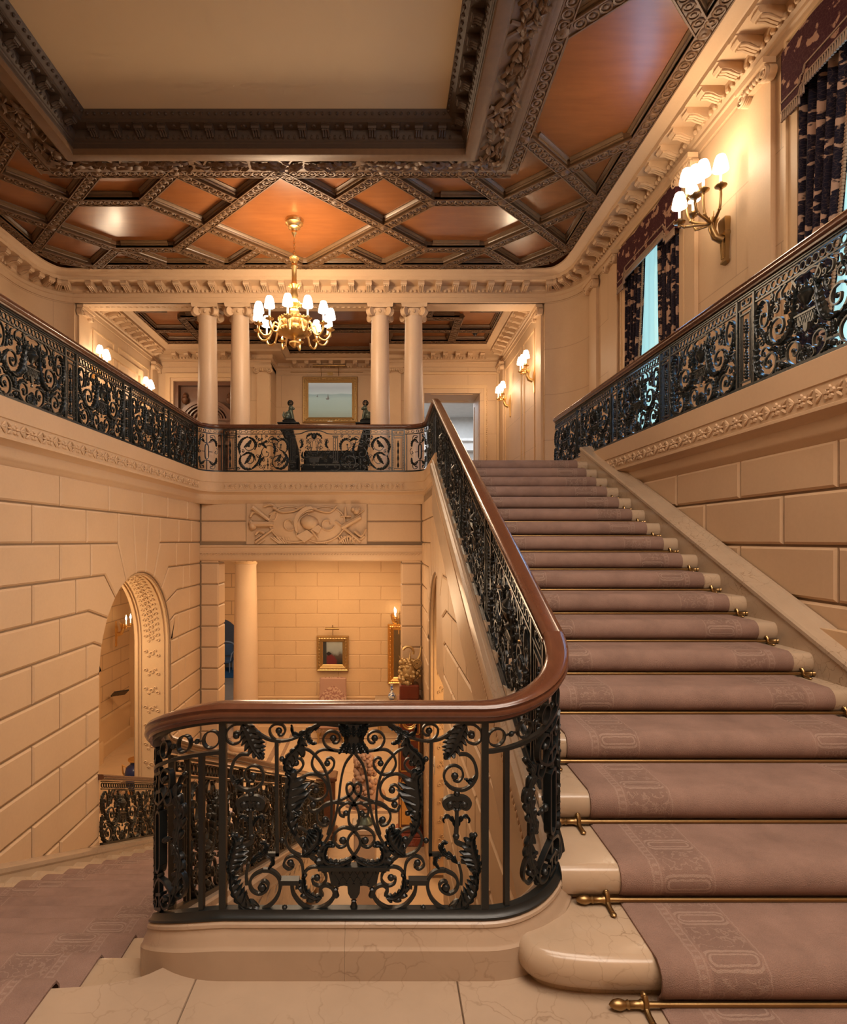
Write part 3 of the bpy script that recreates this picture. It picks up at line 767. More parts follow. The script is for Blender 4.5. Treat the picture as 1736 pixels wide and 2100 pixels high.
# panel mouldings and door surrounds
mb = MB()
def frame_x(x, s_, y0, y1, z0, z1, w=.035, d=.02):
    for a in ((y0,y0+w,z0,z1),(y1-w,y1,z0,z1),(y0+w,y1-w,z0,z0+w),(y0+w,y1-w,z1-w,z1)): mb.box(min(x,x+s_*d),max(x,x+s_*d),a[0],a[1],a[2],a[3])
def frame_y(y, x0, x1, z0, z1, w=.035, d=.02, bottom=True):
    for a in ((x0,x0+w,z0,z1),(x1-w,x1,z0,z1),(x0+w,x1-w,z1-w,z1))+(((x0+w,x1-w,z0,z0+w),) if bottom else ()): mb.box(a[0],a[1],y-d,y,a[2],a[3])
for x, s_ in ((BR,-1),(BL,1)):
    frame_x(x, s_, 12.75, 13.75, UF+.3, 6.1); frame_x(x, s_, 14.0, 15.8, UF+.3, 6.1)
frame_x(BL, 1, 13.4, 15.3, UF, 5.9, .16, .06)
frame_y(BY, DX0-.5, DX1+.5, UF, DZ+.55, .06, .05, False); frame_y(BY, DX0-.18, DX1+.18, UF, DZ+.2, .09, .03, False)
frame_y(BY, LX0-.2, LX1+.2, UF, LZ+.2, .12, .05, False)
for y0, y1 in ((3.84,5.54),(7.8,9.5)):
    frame_x(WALLR, -1, y0-.16, y1+.16, UF, WT+.16, .14, .035); frame_x(WALLR, -1, y0-.18, y1+.18, UF, WT+.2, .03, .055)
for i in range(60): mb.ball((DX1+.16,BY-.035,UF+.05+i*.053),.02,5,4)
struct(mb, 'trim_13', M['limelit'], 'moulded stone surrounds of the doors, windows and wall panels upstairs', 'surrounds')
# ================================================================== WOODEN CEILING
IN, OUT = 3.25, 4.91                      # inner (coffer) and outer edge of the wooden border, measured from the axis
YB0, YB1 = 8.45, 11.5
def guilloche(mb, a, b, w=.17, z=CZ, ends=True, sp=.135):
    a = Vector((*a,0)); b = Vector((*b,0)); t = b-a; L = t.length; t.normalize(); s_ = Vector((-t.y,t.x,0))
    def strip(o0, o1, z0, z1):
        q = [(o0,z0),(o1,z0),(o1,z1),(o0,z1)]
        mb.loft([[tuple(p+s_*o_+Vector((0,0,zz))) for o_, zz in q] for p in (a,b)], True, True)
    strip(-w/2, w/2, z+.012, z+.13); strip(-w/2, -w/2+.016, z-.004, z+.05); strip(w/2-.016, w/2, z-.004, z+.05)
    n = max(1, int((L-.12)/sp))
    for i in range(n):
        c = a+t*(L/2+(i-(n-1)/2)*sp); c.z = z+.008
        mb.tube([tuple(c+(t*cos(q)+s_*sin(q))*(sp*.43)) for q in [j*PI/5 for j in range(10)]], .013, 5, True)
        mb.ball(tuple(c+Vector((0,0,.004))), .033, 7, 4, 1, 1, .55)
def beadline(mb, a, b, side, z=CZ, w=.17):
    a = Vector((*a,0)); b = Vector((*b,0)); t = (b-a); L = t.length; t.normalize(); s_ = Vector((-t.y,t.x,0))*side
    p = [(w/2-.01,z+.045),(w/2+.012,z+.05),(w/2+.02,z+.065),(w/2+.016,z+.078),(w/2+.03,z+.092),(w/2+.05,z+.105),(w/2+.052,z+.125),(w/2-.01,z+.125)]
    a2 = a+t*.13; b2 = b-t*.13
    mb.loft([[tuple(q+s_*o_+Vector((0,0,zz))) for o_, zz in p] for q in (a2,b2)], True, True)
half = [((0,8.5),(1.5,10)),((1.5,10),(0,11.5)),((1.5,8.5),(.75,9.25)),((1.5,8.5),(2.25,9.25)),((2.25,9.25),(1.5,10)),((1.5,10),(2.25,10.75)),((2.25,10.75),(1.5,11.5)),((1.5,11.5),(.75,10.75)),
 ((2.25,9.25),(3.35,9.25)),((3.35,9.25),(4.1,10)),((4.1,10),(3.35,10.75)),((3.35,10.75),(2.25,10.75)),((2.62,8.5),(3.35,9.25)),((2.6,11.5),(3.35,10.75)),((3.35,10.75),(4.1,11.5)),
 ((3.35,9.25),(4.1,8.5)),((4.1,8.5),(4.82,9.25)),((4.1,10),(4.82,9.25)),((4.1,10),(4.82,10.75)),((4.82,10.75),(4.1,11.5)),
 ((4.1,8.5),(3.38,7.8)),((4.1,8.5),(4.82,7.8)),((3.38,6.15),(4.1,5.45)),((4.82,6.15),(4.1,5.45)),((4.1,5.45),(3.38,4.75)),((4.1,5.45),(4.82,4.75))]
bord = [((3.34,8.52),(3.34,3.6)),((4.83,10.75),(4.83,3.6)),((4.83,10.75),(4.62,11.2)),((4.62,11.2),(4.1,11.42))]
ribs = []
for sg in (1,-1):
    for a, b in half+bord: ribs.append(((CX+sg*a[0],a[1]),(CX+sg*b[0],b[1])))
ribs += [((CX-3.34,8.52),(CX+3.34,8.52)),((CX-4.1,11.42),(CX+4.1,11.42))]
ceil = tag(bpy.data.objects.new('ceiling', None), 'coffered wooden ceiling with satin panels and rosette bands round a plain cream field', 'ceiling', None, 'structure'); COL.objects.link(ceil)
mb = MB(); ml = MB()
for i, (a, b) in enumerate(ribs):
    guilloche(mb, a, b, .17, CZ+.0007*(i%9))
    beadline(ml, a, b, 1); beadline(ml, a, b, -1)
for sg in (1,-1):
    for x, y in ((0,8.5),(1.5,8.5),(2.62,8.5),(.75,9.25),(2.25,9.25),(3.35,9.25),(1.5,10),(4.1,10),(.75,10.75),(2.25,10.75),(3.35,10.75),(0,11.44),(1.5,11.44),(2.6,11.44),(4.1,11.44),(4.1,8.5),(4.82,9.25),(4.82,10.75),(3.36,7.8),(4.82,7.8),(3.36,6.15),(4.82,6.15),(4.1,5.45)):
        mb.ball((CX+sg*x,y,CZ+.012), .075, 9, 4, 1, 1, .35); mb.ball((CX+sg*x,y,CZ-.01), .03, 7, 4, 1, 1, .6)
mb.build('rosette_band', M['dwood'], ceil); ml.build('panel_moulding', M['gwood'], ceil)
mb = MB(); 
mb.box(CX-OUT-.3,CX-IN,-1.6,YB1+.4,CZ+.12,CZ+.2); mb.box(CX+IN,CX+OUT+.3,-1.6,YB1+.4,CZ+.12,CZ+.2); mb.box(CX-IN,CX+IN,YB0,YB1+.4,CZ+.12,CZ+.2)
mb.build('satinwood_panels', M['panel'], ceil, 0)
mb = MB(); mb.box(CX-IN-.2,CX+IN+.2,-1.6,YB0+.2,7.0,7.2); mb.build('cream_field', M['cream'], ceil, 0)
pc = [(CX+IN,-1.6),(CX+IN,YB0),(CX-IN,YB0),(CX-IN,-1.6)]
mb = MB(); mb.sweep(pc, [(0,6.93),(0,6.80),(.02,6.785),(.07,6.785),(.075,6.77),(.10,6.765),(.12,6.775),(.15,6.77),(.16,6.755),(.50,6.665),(.515,6.64),(.53,6.61),(.55,6.60),(.66,6.595),(.68,6.60),(.68,6.66),(.68,6.93)])
mb.build('leaf_band_moulding', M['dwood'], ceil)
mb = MB(); mb.sweep(pc, [(.679,6.61),(.679,6.68),(.688,6.685),(.688,6.735),(.70,6.745),(.70,6.765),(.715,6.775),(.735,6.80),(.735,6.83),(.742,6.84),(.742,6.882),(.885,6.886),(.885,6.925),(.90,6.935),(.93,6.955),(.955,6.985),(.965,7.02),(.6,7.02),(.6,6.61)])
for a, b, nr in (((CX+IN,3.8,0),(CX+IN,YB0-.85,0),(-1,0,0)),((CX-IN,3.8,0),(CX-IN,YB0-.85,0),(1,0,0)),((CX+IN-.85,YB0,0),(CX-IN+.85,YB0,0),(0,-1,0))):
    A = Vector(a); B = Vector(b); t = B-A; L = t.length; t.normalize(); n = round(L/.30); nv = Vector(nr)
    for i in range(n):
        c = A+t*(i+.5)*L/n+nv*.74; modillion(mb, c, t, nv, .105, 6.884, .075, .125)
        c2 = A+t*(i)*L/n+nv*.815+Vector((0,0,6.88)); mb.ball(tuple(c2), .035, 7, 4, 1, 1, .5)
    m_ = int(L/.075)
    for i in range(m_): mb.ball(tuple(A+t*(i+.5)*L/m_+nv*.722+Vector((0,0,6.80))), .024, 6, 4, 1, 1, 1.2)
    m_ = int(L/.09)
    for i in range(m_): mb.ball(tuple(A+t*(i+.5)*L/m_+nv*.935+Vector((0,0,6.958))), .022, 5, 4, 1, 1, .9)
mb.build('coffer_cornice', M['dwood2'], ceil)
mb = MB()
def leaf3(mb, c, d, s_, nr, L, W):
    rows = []
    for i, (k, w) in enumerate(((0,.25),(.3,.9),(.6,.75),(.85,.45),(1,.04))):
        p = c+d*L*k+nr*(.02+.02*sin(PI*k))
        rows.append([tuple(p-s_*W*w-nr*.018),tuple(p-s_*W*w*.4+nr*.004),tuple(p+nr*.014),tuple(p+s_*W*w*.4+nr*.004),tuple(p+s_*W*w-nr*.018)])
    mb.loft(rows, False, False)
for a, b, nr in (((CX+IN,4.2,0),(CX+IN,YB0-.2,0),(-1,0,0)),((CX-IN,4.2,0),(CX-IN,YB0-.2,0),(1,0,0)),((CX+IN-.2,YB0,0),(CX-IN+.2,YB0,0),(0,-1,0))):
    A = Vector(a); B = Vector(b); t = B-A; L = t.length; t.normalize(); nv = Vector(nr); n = int(L/.042)
    up = (Vector((0,0,-1))*.34-nv*.09).normalized(); inn = (nv*.34+Vector((0,0,-.09))).normalized()
    for i in range(n):
        for q in range(2):
            k = (.1,.55)[q]+R.uniform(-.05,.18)
            base = A+t*(i+R.random())*L/n+nv*(.17+.32*k)+Vector((0,0,6.748-.088*k))
            ang = R.uniform(-1,1)*.95+(.0 if (i//9) % 2 else PI)
            d = (t*cos(ang)+inn*sin(ang)); leaf3(mb, base, d, up.cross(d), up, R.uniform(.10,.16), R.uniform(.026,.038))
    for i in range(int(L/1.15)):
        c = A+t*(i+.5)*1.15
        mb.tube([tuple(c-t*.09+nv*.16+Vector((0,0,6.75))),tuple(c+nv*.33+Vector((0,0,6.69))),tuple(c+t*.09+nv*.5+Vector((0,0,6.655)))], .022, 6)
        mb.tube([tuple(c+t*.09+nv*.16+Vector((0,0,6.75))),tuple(c+nv*.33+Vector((0,0,6.685))),tuple(c-t*.09+nv*.5+Vector((0,0,6.655)))], .022, 6)
mb.build('oak_leaf_garland', M['dwood'], ceil)
# ceiling of the room behind the columns
c2 = tag(bpy.data.objects.new('ceiling_gallery', None), 'stepped wooden panel ceiling of the room behind the columns', 'ceiling', None, 'structure'); COL.objects.link(c2)
mb = MB(); mb.box(BL,BR,12.3,AY,CZ+.13,CZ+.2); mb.build('satinwood_panels', M['panel'], c2, 0)
mb = MB(); ml = MB()
rr = []
X0, X1, Ya, Yb = CX-4.3, CX+4.3, 12.7, 15.78
rr += [((X0,Yb),(CX-1.6,Yb)),((CX+1.6,Yb),(X1,Yb)),((CX-1.6,Yb),(CX-1.6,16.6)),((CX+1.6,Yb),(CX+1.6,16.6)),((CX-1.6,16.62),(CX+1.6,16.62)),((X0,Ya),(X1,Ya)),((X0,Ya),(X0,Yb)),((X1,Ya),(X1,Yb))]
for sg in (1,-1):
    q = [(CX+sg*a,b) for a, b in ((4.3,14.95),(3.3,14.95),(3.3,15.78))]; rr += [(q[0],q[1]),(q[1],q[2])]
    q = [(CX+sg*a,b) for a, b in ((3.3,14.95),(3.3,14.1),(2.55,14.1),(2.55,12.7))]; rr += list(zip(q[:-1],q[1:]))
    q = [(CX+sg*a,b) for a, b in ((3.3,14.95),(1.6,14.95),(1.6,15.78))]; rr += list(zip(q[:-1],q[1:]))
    q = [(CX+sg*a,b) for a, b in ((4.3,13.6),(3.5,13.6),(3.5,12.7))]; rr += list(zip(q[:-1],q[1:]))
rr += [((CX-1.6,14.95),(CX+1.6,14.95))]
for i, (a, b) in enumerate(rr):
    guilloche(mb, a, b, .2, CZ+.0008*(i%9), True, .16); beadline(ml, a, b, 1, CZ, .2); beadline(ml, a, b, -1, CZ, .2)
mb.build('rosette_band', M['dwood'], c2); ml.build('panel_moulding', M['dwood'], c2)

# ================================================================== UPPER STAIR FLIGHT
SX0, SX1 = .69, 2.66
fl = thing('stair_flight', 'beige marble stair flight rising to the upper hall on the right', 'stairs', (0,0,0))
sp_ = [(0,0),(0,.028),(-.036,.034),(-.05,.06),(-.052,.09),(-.046,.118),(-.032,.135),(-.014,RI),(T+.05,RI),(T+.05,0)]
mb = MB(); mb.loft([[(x,y,z) for y,z in sp_] for x in (SX0,SX1)], True, True)
st = fixn(mb.build('step', M['marble'], fl, 30)); st.location = (0,Y0+T,RI)
for n_ in range(2,18):
    c = st.copy(); COL.objects.link(c); c.location = (0,Y0+n_*T,n_*RI)
# curtail step: the bottom step swings round the foot of the balustrade
ex, ey = .365, .13
def curtail(o_):
    pts = []
    for i in range(19):
        a = PI/2*(1-i/18)      # from front tangent to the left end
        cx_, sy_ = abs(cos(a))**(2/2.7), abs(sin(a))**(2/2.7)
        pts.append((.86-(ex+o_)*cx_, 2.125-(ey+o_)*sy_))
    return [(SX1,1.995-o_)]+pts[::1]+[(.5-o_,2.32),(SX1,2.40)]
rg = []
for o_, z in ((-.03,0),(-.03,.026),(.0,.034),(.014,.055),(.018,.085),(.013,.115),(-.002,.134),(-.022,RI)): rg.append([(x,y,z) for x,y in curtail(o_)])
mb = MB(); mb.loft(rg, True, True); fixn(mb.build('curtail_step', M['marble'], fl, 30))
mb = MB(); mb.prism([(2.2,-.2),(Y0+18*T,-.2+0),(Y0+18*T,UF-RI-.02),(2.2,.05)], lambda y,z: (XS+.06,y,z), lambda y,z: (SX1+.02,y,z)); 
fixn(mb.build('step_core', M['lime'], fl, 0))
# skirting stringer against the right wall
mb = MB()
def nose(y): return (y-Y0)/T*RI+RI
pr = [(0,-.30),(0,.075),(-.012,.09),(-.012,.115),(.0,.13),(.10,.135),(.135,.16),(.16,.16),(.16,-.30)]
mb.loft([[(SX1-.03+o_, y, nose(y)+z) for o_, z in pr] for y in (1.85,7.9)], True, True)
fixn(struct(mb, 'trim_14', M['marble'], 'marble skirting sloping up along the right side of the stairs', 'skirting', 30))

def carpet_mesh(name, prof, x0, x1, mat, label):
    # prof(off) -> list of (y, z)
    base = prof(.0); top = prof(.014)
    mb = MB(); uv = []
    L = [0]
    for a, b in zip(top[:-1], top[1:]): L.append(L[-1]+math.hypot(a[0]-b[0],a[1]-b[1]))
    cols = [(x0,base),(x0,[(a[0]*.4+b[0]*.6,a[1]*.4+b[1]*.6) for a,b in zip(base,top)]),(x0+.012,top)]+[(x0+.012+(x1-x0-.024)*i/8,top) for i in range(1,8)]+[(x1-.012,top),(x1,[(a[0]*.4+b[0]*.6,a[1]*.4+b[1]*.6) for a,b in zip(base,top)]),(x1,base)]
    rings = [[(x,y,z) for y,z in P] for x, P in cols]
    mb.loft(rings, False, False)
    for x, P in cols: uv += [(x, l) for l in L]
    o = mb.build(name, mat, None, 60, uv=uv); fixn(o)
    return tag(o, label, 'carpet')
def up_prof(off):
    P = [(.2,.0+off),(1.2,off),(Y0-.06,off)]
    for n_ in range(18):
        yr = Y0+n_*T; z0 = n_*RI; z1 = z0+RI
        P += [(yr-.028-off*.3,z0+off),(yr-.02-off,z0+.02+off),(yr-.034-off,z0+.035),(yr-.05-off,z0+.06),(yr-.054-off*1.2,z0+.085),(yr-.049-off,z1-.028+off*.3),(yr-.036-off*.6,z1-.010+off*.6),(yr-.016,z1+off*1.05),(yr+.03,z1+off),(yr+T*.5,z1+off),(yr+T-.07,z1+off)]
    P += [(Y0+18*T+.6,UF+off),(9.6,UF+off)]
    return P
CXA, CXB = .915, 2.50
M['carpet'] = carpet('mauve_stair_carpet', CXA, CXB)
carpet_mesh('stair_carpet', up_prof, CXA, CXB, M['carpet'], 'mauve patterned carpet runner on the right flight going up')
ORD = ['first','second','third','fourth','fifth','sixth','seventh','eighth','ninth','tenth','eleventh','twelfth','thirteenth','fourteenth','fifteenth','sixteenth','seventeenth','eighteenth']
rod0 = thing('stair_rod', '', 'stair rod', (0,0,0))
mb = MB(); mb.tube([(CXA-.055,0,0),(CXB+.055,0,0)], .0095, 10); mb.build('rod', M['brass'], rod0)
for s_, x in ((-1,CXA-.055),(1,CXB+.055)):
    mb = MB(); pf = [(.0095,0),(.016,.004),(.016,.012),(.012,.018),(.012,.05),(.015,.054),(.011,.062),(.015,.072),(.018,.085),(.014,.103),(.006,.114),(.001,.118)]
    mb.lathe(pf, (0,0,0), 12); mb.v = [(x+s_*z, y_, x_) for x_,y_,z in mb.v]
    fixn(mb.build('finial', M['brass'], rod0))
    mb = MB(); bxx = x+s_*.012-s_*.012
    mb.tube([(bxx,.014,.026),(bxx,-.004,.027),(bxx,-.013,.016),(bxx,-.015,-.002),(bxx,-.034,-.011),(bxx,-.066,-.0125)], .0095, 8)
    mb.ball((bxx,.004,.026),.012,8,6); mb.ball((bxx,-.07,-.0125),.0125,8,6,1,1.2,.6); mb.build('bracket', M['brass'], rod0)
for n_ in range(18):
    r_ = rod0 if n_ == 0 else copy_tree(rod0)
    r_.location = (0, Y0+n_*T-.052, n_*RI+.0215)
    r_['label'] = 'brass stair rod at the foot of the %s riser up from the landing' % ORD[n_]; r_['group'] = 'brass rods holding the stair carpet'

# ================================================================== LOWER STAIR FLIGHT (going down on the left)
YL = 2.05; LX0_, LX1_ = -3.0, -.86
lf = thing('stair_flight', 'pale marble stair flight going down on the left to the ground floor', 'stairs', (0,0,0))
sp_ = [(0,0),(T,0),(T+.022,-.006),(T+.036,-.022),(T+.04,-.05),(T+.034,-.085),(T+.02,-.105),(T,-.11),(T,-.4),(0,-.4)]
mb = MB(); mb.loft([[(x,y,z) for y,z in sp_] for x in (LX0_,LX1_)], True, True)
st = fixn(mb.build('step', M['marble'], lf, 30)); st.location = (0,YL,-RI)
for n_ in range(2,24):
    c = st.copy(); COL.objects.link(c); c.location = (0,YL+(n_-1)*T,-n_*RI)
# the last steps spread out into the hall
def dn_prof(off):
    P = [(.2,off),(1.2,off),(YL-.05,off)]
    for n_ in range(0,19):
        ye = YL+n_*T; z1 = -n_*RI; z0 = z1-RI
        P += [(ye,z1+off),(ye+.026+off*.5,z1-.004+off*.9),(ye+.04+off,z1-.022),(ye+.045+off,z1-.05),(ye+.036+off,z1-.09),(ye+.026+off,z0+.025),(ye+.04+off,z0+off),(ye+T*.55,z0+off)]
    return P
LCA, LCB = -2.70, -1.145
M['carpet2'] = carpet('mauve_lower_carpet', LCA, LCB)
carpet_mesh('stair_carpet', dn_prof, LCA, LCB, M['carpet2'], 'mauve patterned carpet runner on the left flight going down')
mb = MB()
def nosel(y): return -(y-YL)/T*RI
pr = [(0,-.45),(0,.03),(.012,.05),(.012,.085),(-.03,.10),(-.14,.10),(-.14,-.45)]
mb.loft([[(-2.96+o_,y,nosel(y)+z) for o_,z in pr] for y in (1.6,10.0)], True, True)
fixn(struct(mb, 'trim_15', M['marble'], 'pale marble skirting sloping down along the left wall', 'skirting', 30))

# ================================================================== STONE PLINTH AND STRINGERS UNDER THE IRONWORK
XF, XLF, YFr = .72, -.93, 2.14; RR = .36
def q2(t, e): return (1-t)**e
right = [(XF, y, .117+(y-2.5)*.4257) for y in (7.95,7,6,5,4,3.2,2.75,2.5)]
ra = [(XF-RR+RR*cos(a), 2.5-RR*sin(a), .117*q2(i/14,2)) for i, a in ((i, PI/2*i/14) for i in range(1,15))]
la = [(XLF+RR-RR*sin(a), 2.5-RR*cos(a), -.25*(i/14)**1.6) for i, a in ((i, PI/2*i/14) for i in range(0,15))]
left = [(XLF, y, -.25-(y-2.5)*.4267) for y in (2.75,3.2,4,5,6,7,8,9,9.75)]
PP = [(.06,-.5),(.06,.105),(.054,.113),(.05,.118),(.046,.135),(.036,.152),(.031,.165),(.036,.172),(.034,.182),(.022,.192),(-.05,.193),(-.062,.182),(-.062,.15),(-.085,.132),(-.09,.10),(-.09,.03),(-.07,.0),(-.062,-.03),(-.062,-.5)]
pl = thing('balustrade_plinth', 'curved marble plinth carrying the front balustrade and the stair side', 'plinth', (0,0,0))
jx = -.135
mb = MB(); mb.sweep(right+ra+[(jx+.0004,YFr,0)], PP); mb.build('stair_side_length', M['slab'], pl, 35)
mb = MB(); mb.sweep([(jx-.0004,YFr,0)]+la+left, PP); mb.build('lower_side_length', M['slab'], pl, 35)
# leaf bead hanging under the outer edge of the stringer
mb = MB()
for i in range(150):
    y = 2.6+i*.036; z = .117+(y-2.5)*.4257
    mb.ball((XF-.082,y,z-.005), .014, 5, 4, .7, 1, 1.5)
mb.build('leaf_bead', M['lime'], pl)
# newel pier at the foot of the lower flight
mb = MB(); mb.bbox(XLF-.14,XLF+.14,9.75,10.03,GF,GF+1.0,.02); mb.bbox(XLF-.17,XLF+.17,9.72,10.06,GF+.98,GF+1.06,.02); mb.bbox(XLF-.17,XLF+.17,9.72,10.06,GF,GF+.14,.02)
o = mb.build('newel_pier', M['rail'], None, 30); tag(o, 'square wooden-capped newel at the foot of the lower stair', 'newel')
# ================================================================== IRONWORK
class Art:
    # draws flat-bar scrollwork in panel coordinates (u along, v up, n out of the panel)
    def __init__(s, xf, mirror=None):
        s.xf = xf; s.mirror = mirror; s.scr = MB(xf); s.leafs = MB(xf); s.extra = MB(xf)
    def _m(s, pts):
        yield pts
        if s.mirror is not None: yield [(2*s.mirror-p[0],)+tuple(p[1:]) for p in pts]
    def bar(s, pts, w=.009, t=.014, k=4, taper=(1,1), once=False, mb=None, n0=0):
        mb = mb or s.scr
        for q in ([pts] if once else s._m(pts)):
            P = smooth_pts(q, k) if k > 1 and len(q) > 2 else q
            m = len(P); rings = []
            for i in range(m):
                a = P[max(i-1,0)]; b = P[min(i+1,m-1)]
                dx, dy = b[0]-a[0], b[1]-a[1]; l = math.hypot(dx,dy) or 1; nx, ny = -dy/l, dx/l
                tt = i/(m-1); ww = w/2*(taper[0]+(taper[1]-taper[0])*tt)
                x, y = P[i]
                rings.append([(x+nx*ww,y+ny*ww,n0-t/2),(x-nx*ww,y-ny*ww,n0-t/2),(x-nx*ww,y-ny*ww,n0+t/2),(x+nx*ww,y+ny*ww,n0+t/2)])
            mb.loft(rings, True, True)
    def spiral(s, path, eye, er=.012, w=.009, t=.014, k=4, once=False):
        s.bar(path, w, t, k, (1,.8), once)
        for (e,) in s._m([eye]) if not once else [[eye]]:
            s.scr.ball((e[0],e[1],0), er, 8, 6, 1, 1, t*.8/er)
            s.bar([path[-1] if e is eye else (2*s.mirror-path[-1][0],path[-1][1]), (e[0],e[1])], w*.9, t, 1, once=True)
    def leaf(s, spine, wl, wr, lobes=6, t=.010, once=False, k=5, n0=0, curl=.3):
        # acanthus: one ridged blade whose margins break into overlapping, forward-curled lobes
        for qi, q in enumerate([spine] if once else list(s._m(spine))):
            a_, b_ = (wl, wr) if qi == 0 else (wr, wl)
            S = smooth_pts(q, 8); D = [0]
            for p0, p1 in zip(S[:-1], S[1:]): D.append(D[-1]+math.hypot(p1[0]-p0[0],p1[1]-p0[1]))
            lb = lobes+2; m = lb*6+1; P = []; c0 = 0
            for i in range(m):
                x = D[-1]*i/(m-1)
                while c0 < len(D)-2 and D[c0+1] < x: c0 += 1
                f_ = (x-D[c0])/max(1e-9, D[c0+1]-D[c0]); P.append(tuple(S[c0][z]+(S[c0+1][z]-S[c0][z])*f_ for z in (0,1)))
            f = []
            for i in range(m):
                A = P[max(i-1,0)]; B = P[min(i+1,m-1)]
                dx, dy = B[0]-A[0], B[1]-A[1]; l = math.hypot(dx,dy) or 1; nx, ny = -dy/l, dx/l; tx, ty = dx/l, dy/l
                tt = i/(m-1); ph = (i % 6)/5.
                env = (sin(PI*min(1,(tt*.90+.08)))**.6)*(1-.30*tt)
                lob = .40+.66*sin(ph*PI*.62)**.8*(1 if ph < .95 else .8); zz = .45+.75*ph
                x, y = P[i]; row = []
                for w, sg in ((a_,1),(b_,-1)):
                    half_ = []
                    for c_, h in ((1,.10),(.78,.95),(.5,.62),(.24,.95)):
                        wf = env*w*c_*(lob if c_ > .9 else (.35+.65*lob if c_ > .7 else .62+.2*lob))
                        fw = wf*curl*1.6*(c_**2)
                        half_.append((x+nx*sg*wf+tx*fw, y+ny*sg*wf+ty*fw, t*h*(zz if c_ > .3 else 1)))
                    row.append(half_)
                up = row[0]+[(x,y,t*.7)]+row[1][::-1]
                f.append([(p[0],p[1],n0+p[2]) for p in up]+[(p[0],p[1],n0-p[2]) for p in up[::-1]])
            s.leafs.loft(f, True, True)
            e = P[-1]; s.leafs.ball((e[0],e[1],n0), min(max(a_,b_)*.28,.010), 7, 5, 1, 1, 1.2)
    def ballat(s, u, v, r, once=False, sz=1.):
        for (p,) in ([[(u,v)]] if once else s._m([(u,v)])): s.scr.ball((p[0],p[1],0), r, 8, 6, 1, 1, sz)
    def post(s, u, v0, v1, w=.02, t=.02, once=False):
        s.bar([(u,v0),(u,v1)], w, t, 1, once=once)
    def ring(s, u, v, r, w=.006, t=.014, once=False, sy=1):
        P = [(u+r*cos(a),v+sy*r*sin(a)) for a in [i*PI/8 for i in range(16)]]
        for q in ([P] if once else s._m(P)):
            rg = []
            for i in range(16):
                x, y = q[i]; c = sum(p[0] for p in q)/16; d = sum(p[1] for p in q)/16; k = w/r
                rg.append([(x,y,-t/2),(x+(c-x)*k,y+(d-y)*k,-t/2),(x+(c-x)*k,y+(d-y)*k,t/2),(x,y,t/2)])
            s.scr.loft(rg, True, False, True)
    def drape(s, u, v1, v0, hw):
        # lambrequin: hung cloth shape with three tasselled tabs
        P = [(-1,1),(1,1),(.92,.75),(.86,.45),(.72,.36),(.6,.3),(.5,.36),(.36,.38),(.24,.36),(.22,.1),(.12,-.08),(0,-.12)]
        P = P+[(-x,y) for x,y in P[:0:-1]][0:len(P)-2]
        P = [(u+x*hw, v0+(v1-v0)*y) for x,y in P]
        s.extra.loft([[(x,y,-.009) for x,y in P],[(x,y,.009) for x,y in P]], True, True)
        for x, y in ((-.68,.27),(0,-.15),(.68,.27)):
            pr = [(.004,0),(.011,-.006),(.008,-.012),(.014,-.03),(.012,-.036),(.003,-.037)]
            k = hw/.10
            for i in range(len(pr)-1):
                a, b = pr[i], pr[i+1]
                s.extra.loft([[(u+x*hw+a[0]*k*cos(q),v0+(v1-v0)*y+a[1]*k,a[0]*k*sin(q)) for q in [j*PI/3 for j in range(6)]],[(u+x*hw+b[0]*k*cos(q),v0+(v1-v0)*y+b[1]*k,b[0]*k*sin(q)) for q in [j*PI/3 for j in range(6)]]],True,False)
        for i in range(-3,4):   # trellis lines on the cloth
            for sg in (-1,1):
                a = (u+i*hw*.27, v1-(v1-v0)*.05); b = (a[0]+sg*hw*.3, v1-(v1-v0)*.58)
                if abs(b[0]-u) < hw*.84: s.bar([a,b], .0035, .024, 1, once=True, mb=s.extra)
    def urn(s, u, v0, h):
        pr = [(.3,0),(.34,.04),(.12,.1),(.1,.16),(.3,.28),(.48,.45),(.5,.52),(.42,.58),(.44,.62),(.34,.68),(.2,.74),(.1,.8),(.13,.85),(.05,.95),(.01,1)]
        rings = [[(u+r*h*.62*cos(a), v0+z*h, r*h*.45*sin(a)) for a in [j*PI/5 for j in range(10)]] for r, z in pr]
        s.extra.loft(rings, True, True)
        for sg in (-1,1):
            s.extra.tube([(u+sg*h*.28,v0+h*.5,0),(u+sg*h*.42,v0+h*.62,0),(u+sg*h*.36,v0+h*.72,0),(u+sg*h*.2,v0+h*.66,0)], .006, 5)
    def done(s, parent, mat, name='scroll_panel', leaf='acanthus_leaf', extra=None):
        o = fixn(s.scr.build(name, mat, parent, 35))
        if s.leafs.v: fixn(s.leafs.build(leaf, mat, o, 50))
        if s.extra.v: fixn(s.extra.build(extra or 'drapery_and_urn', mat, o, 35))
        return o

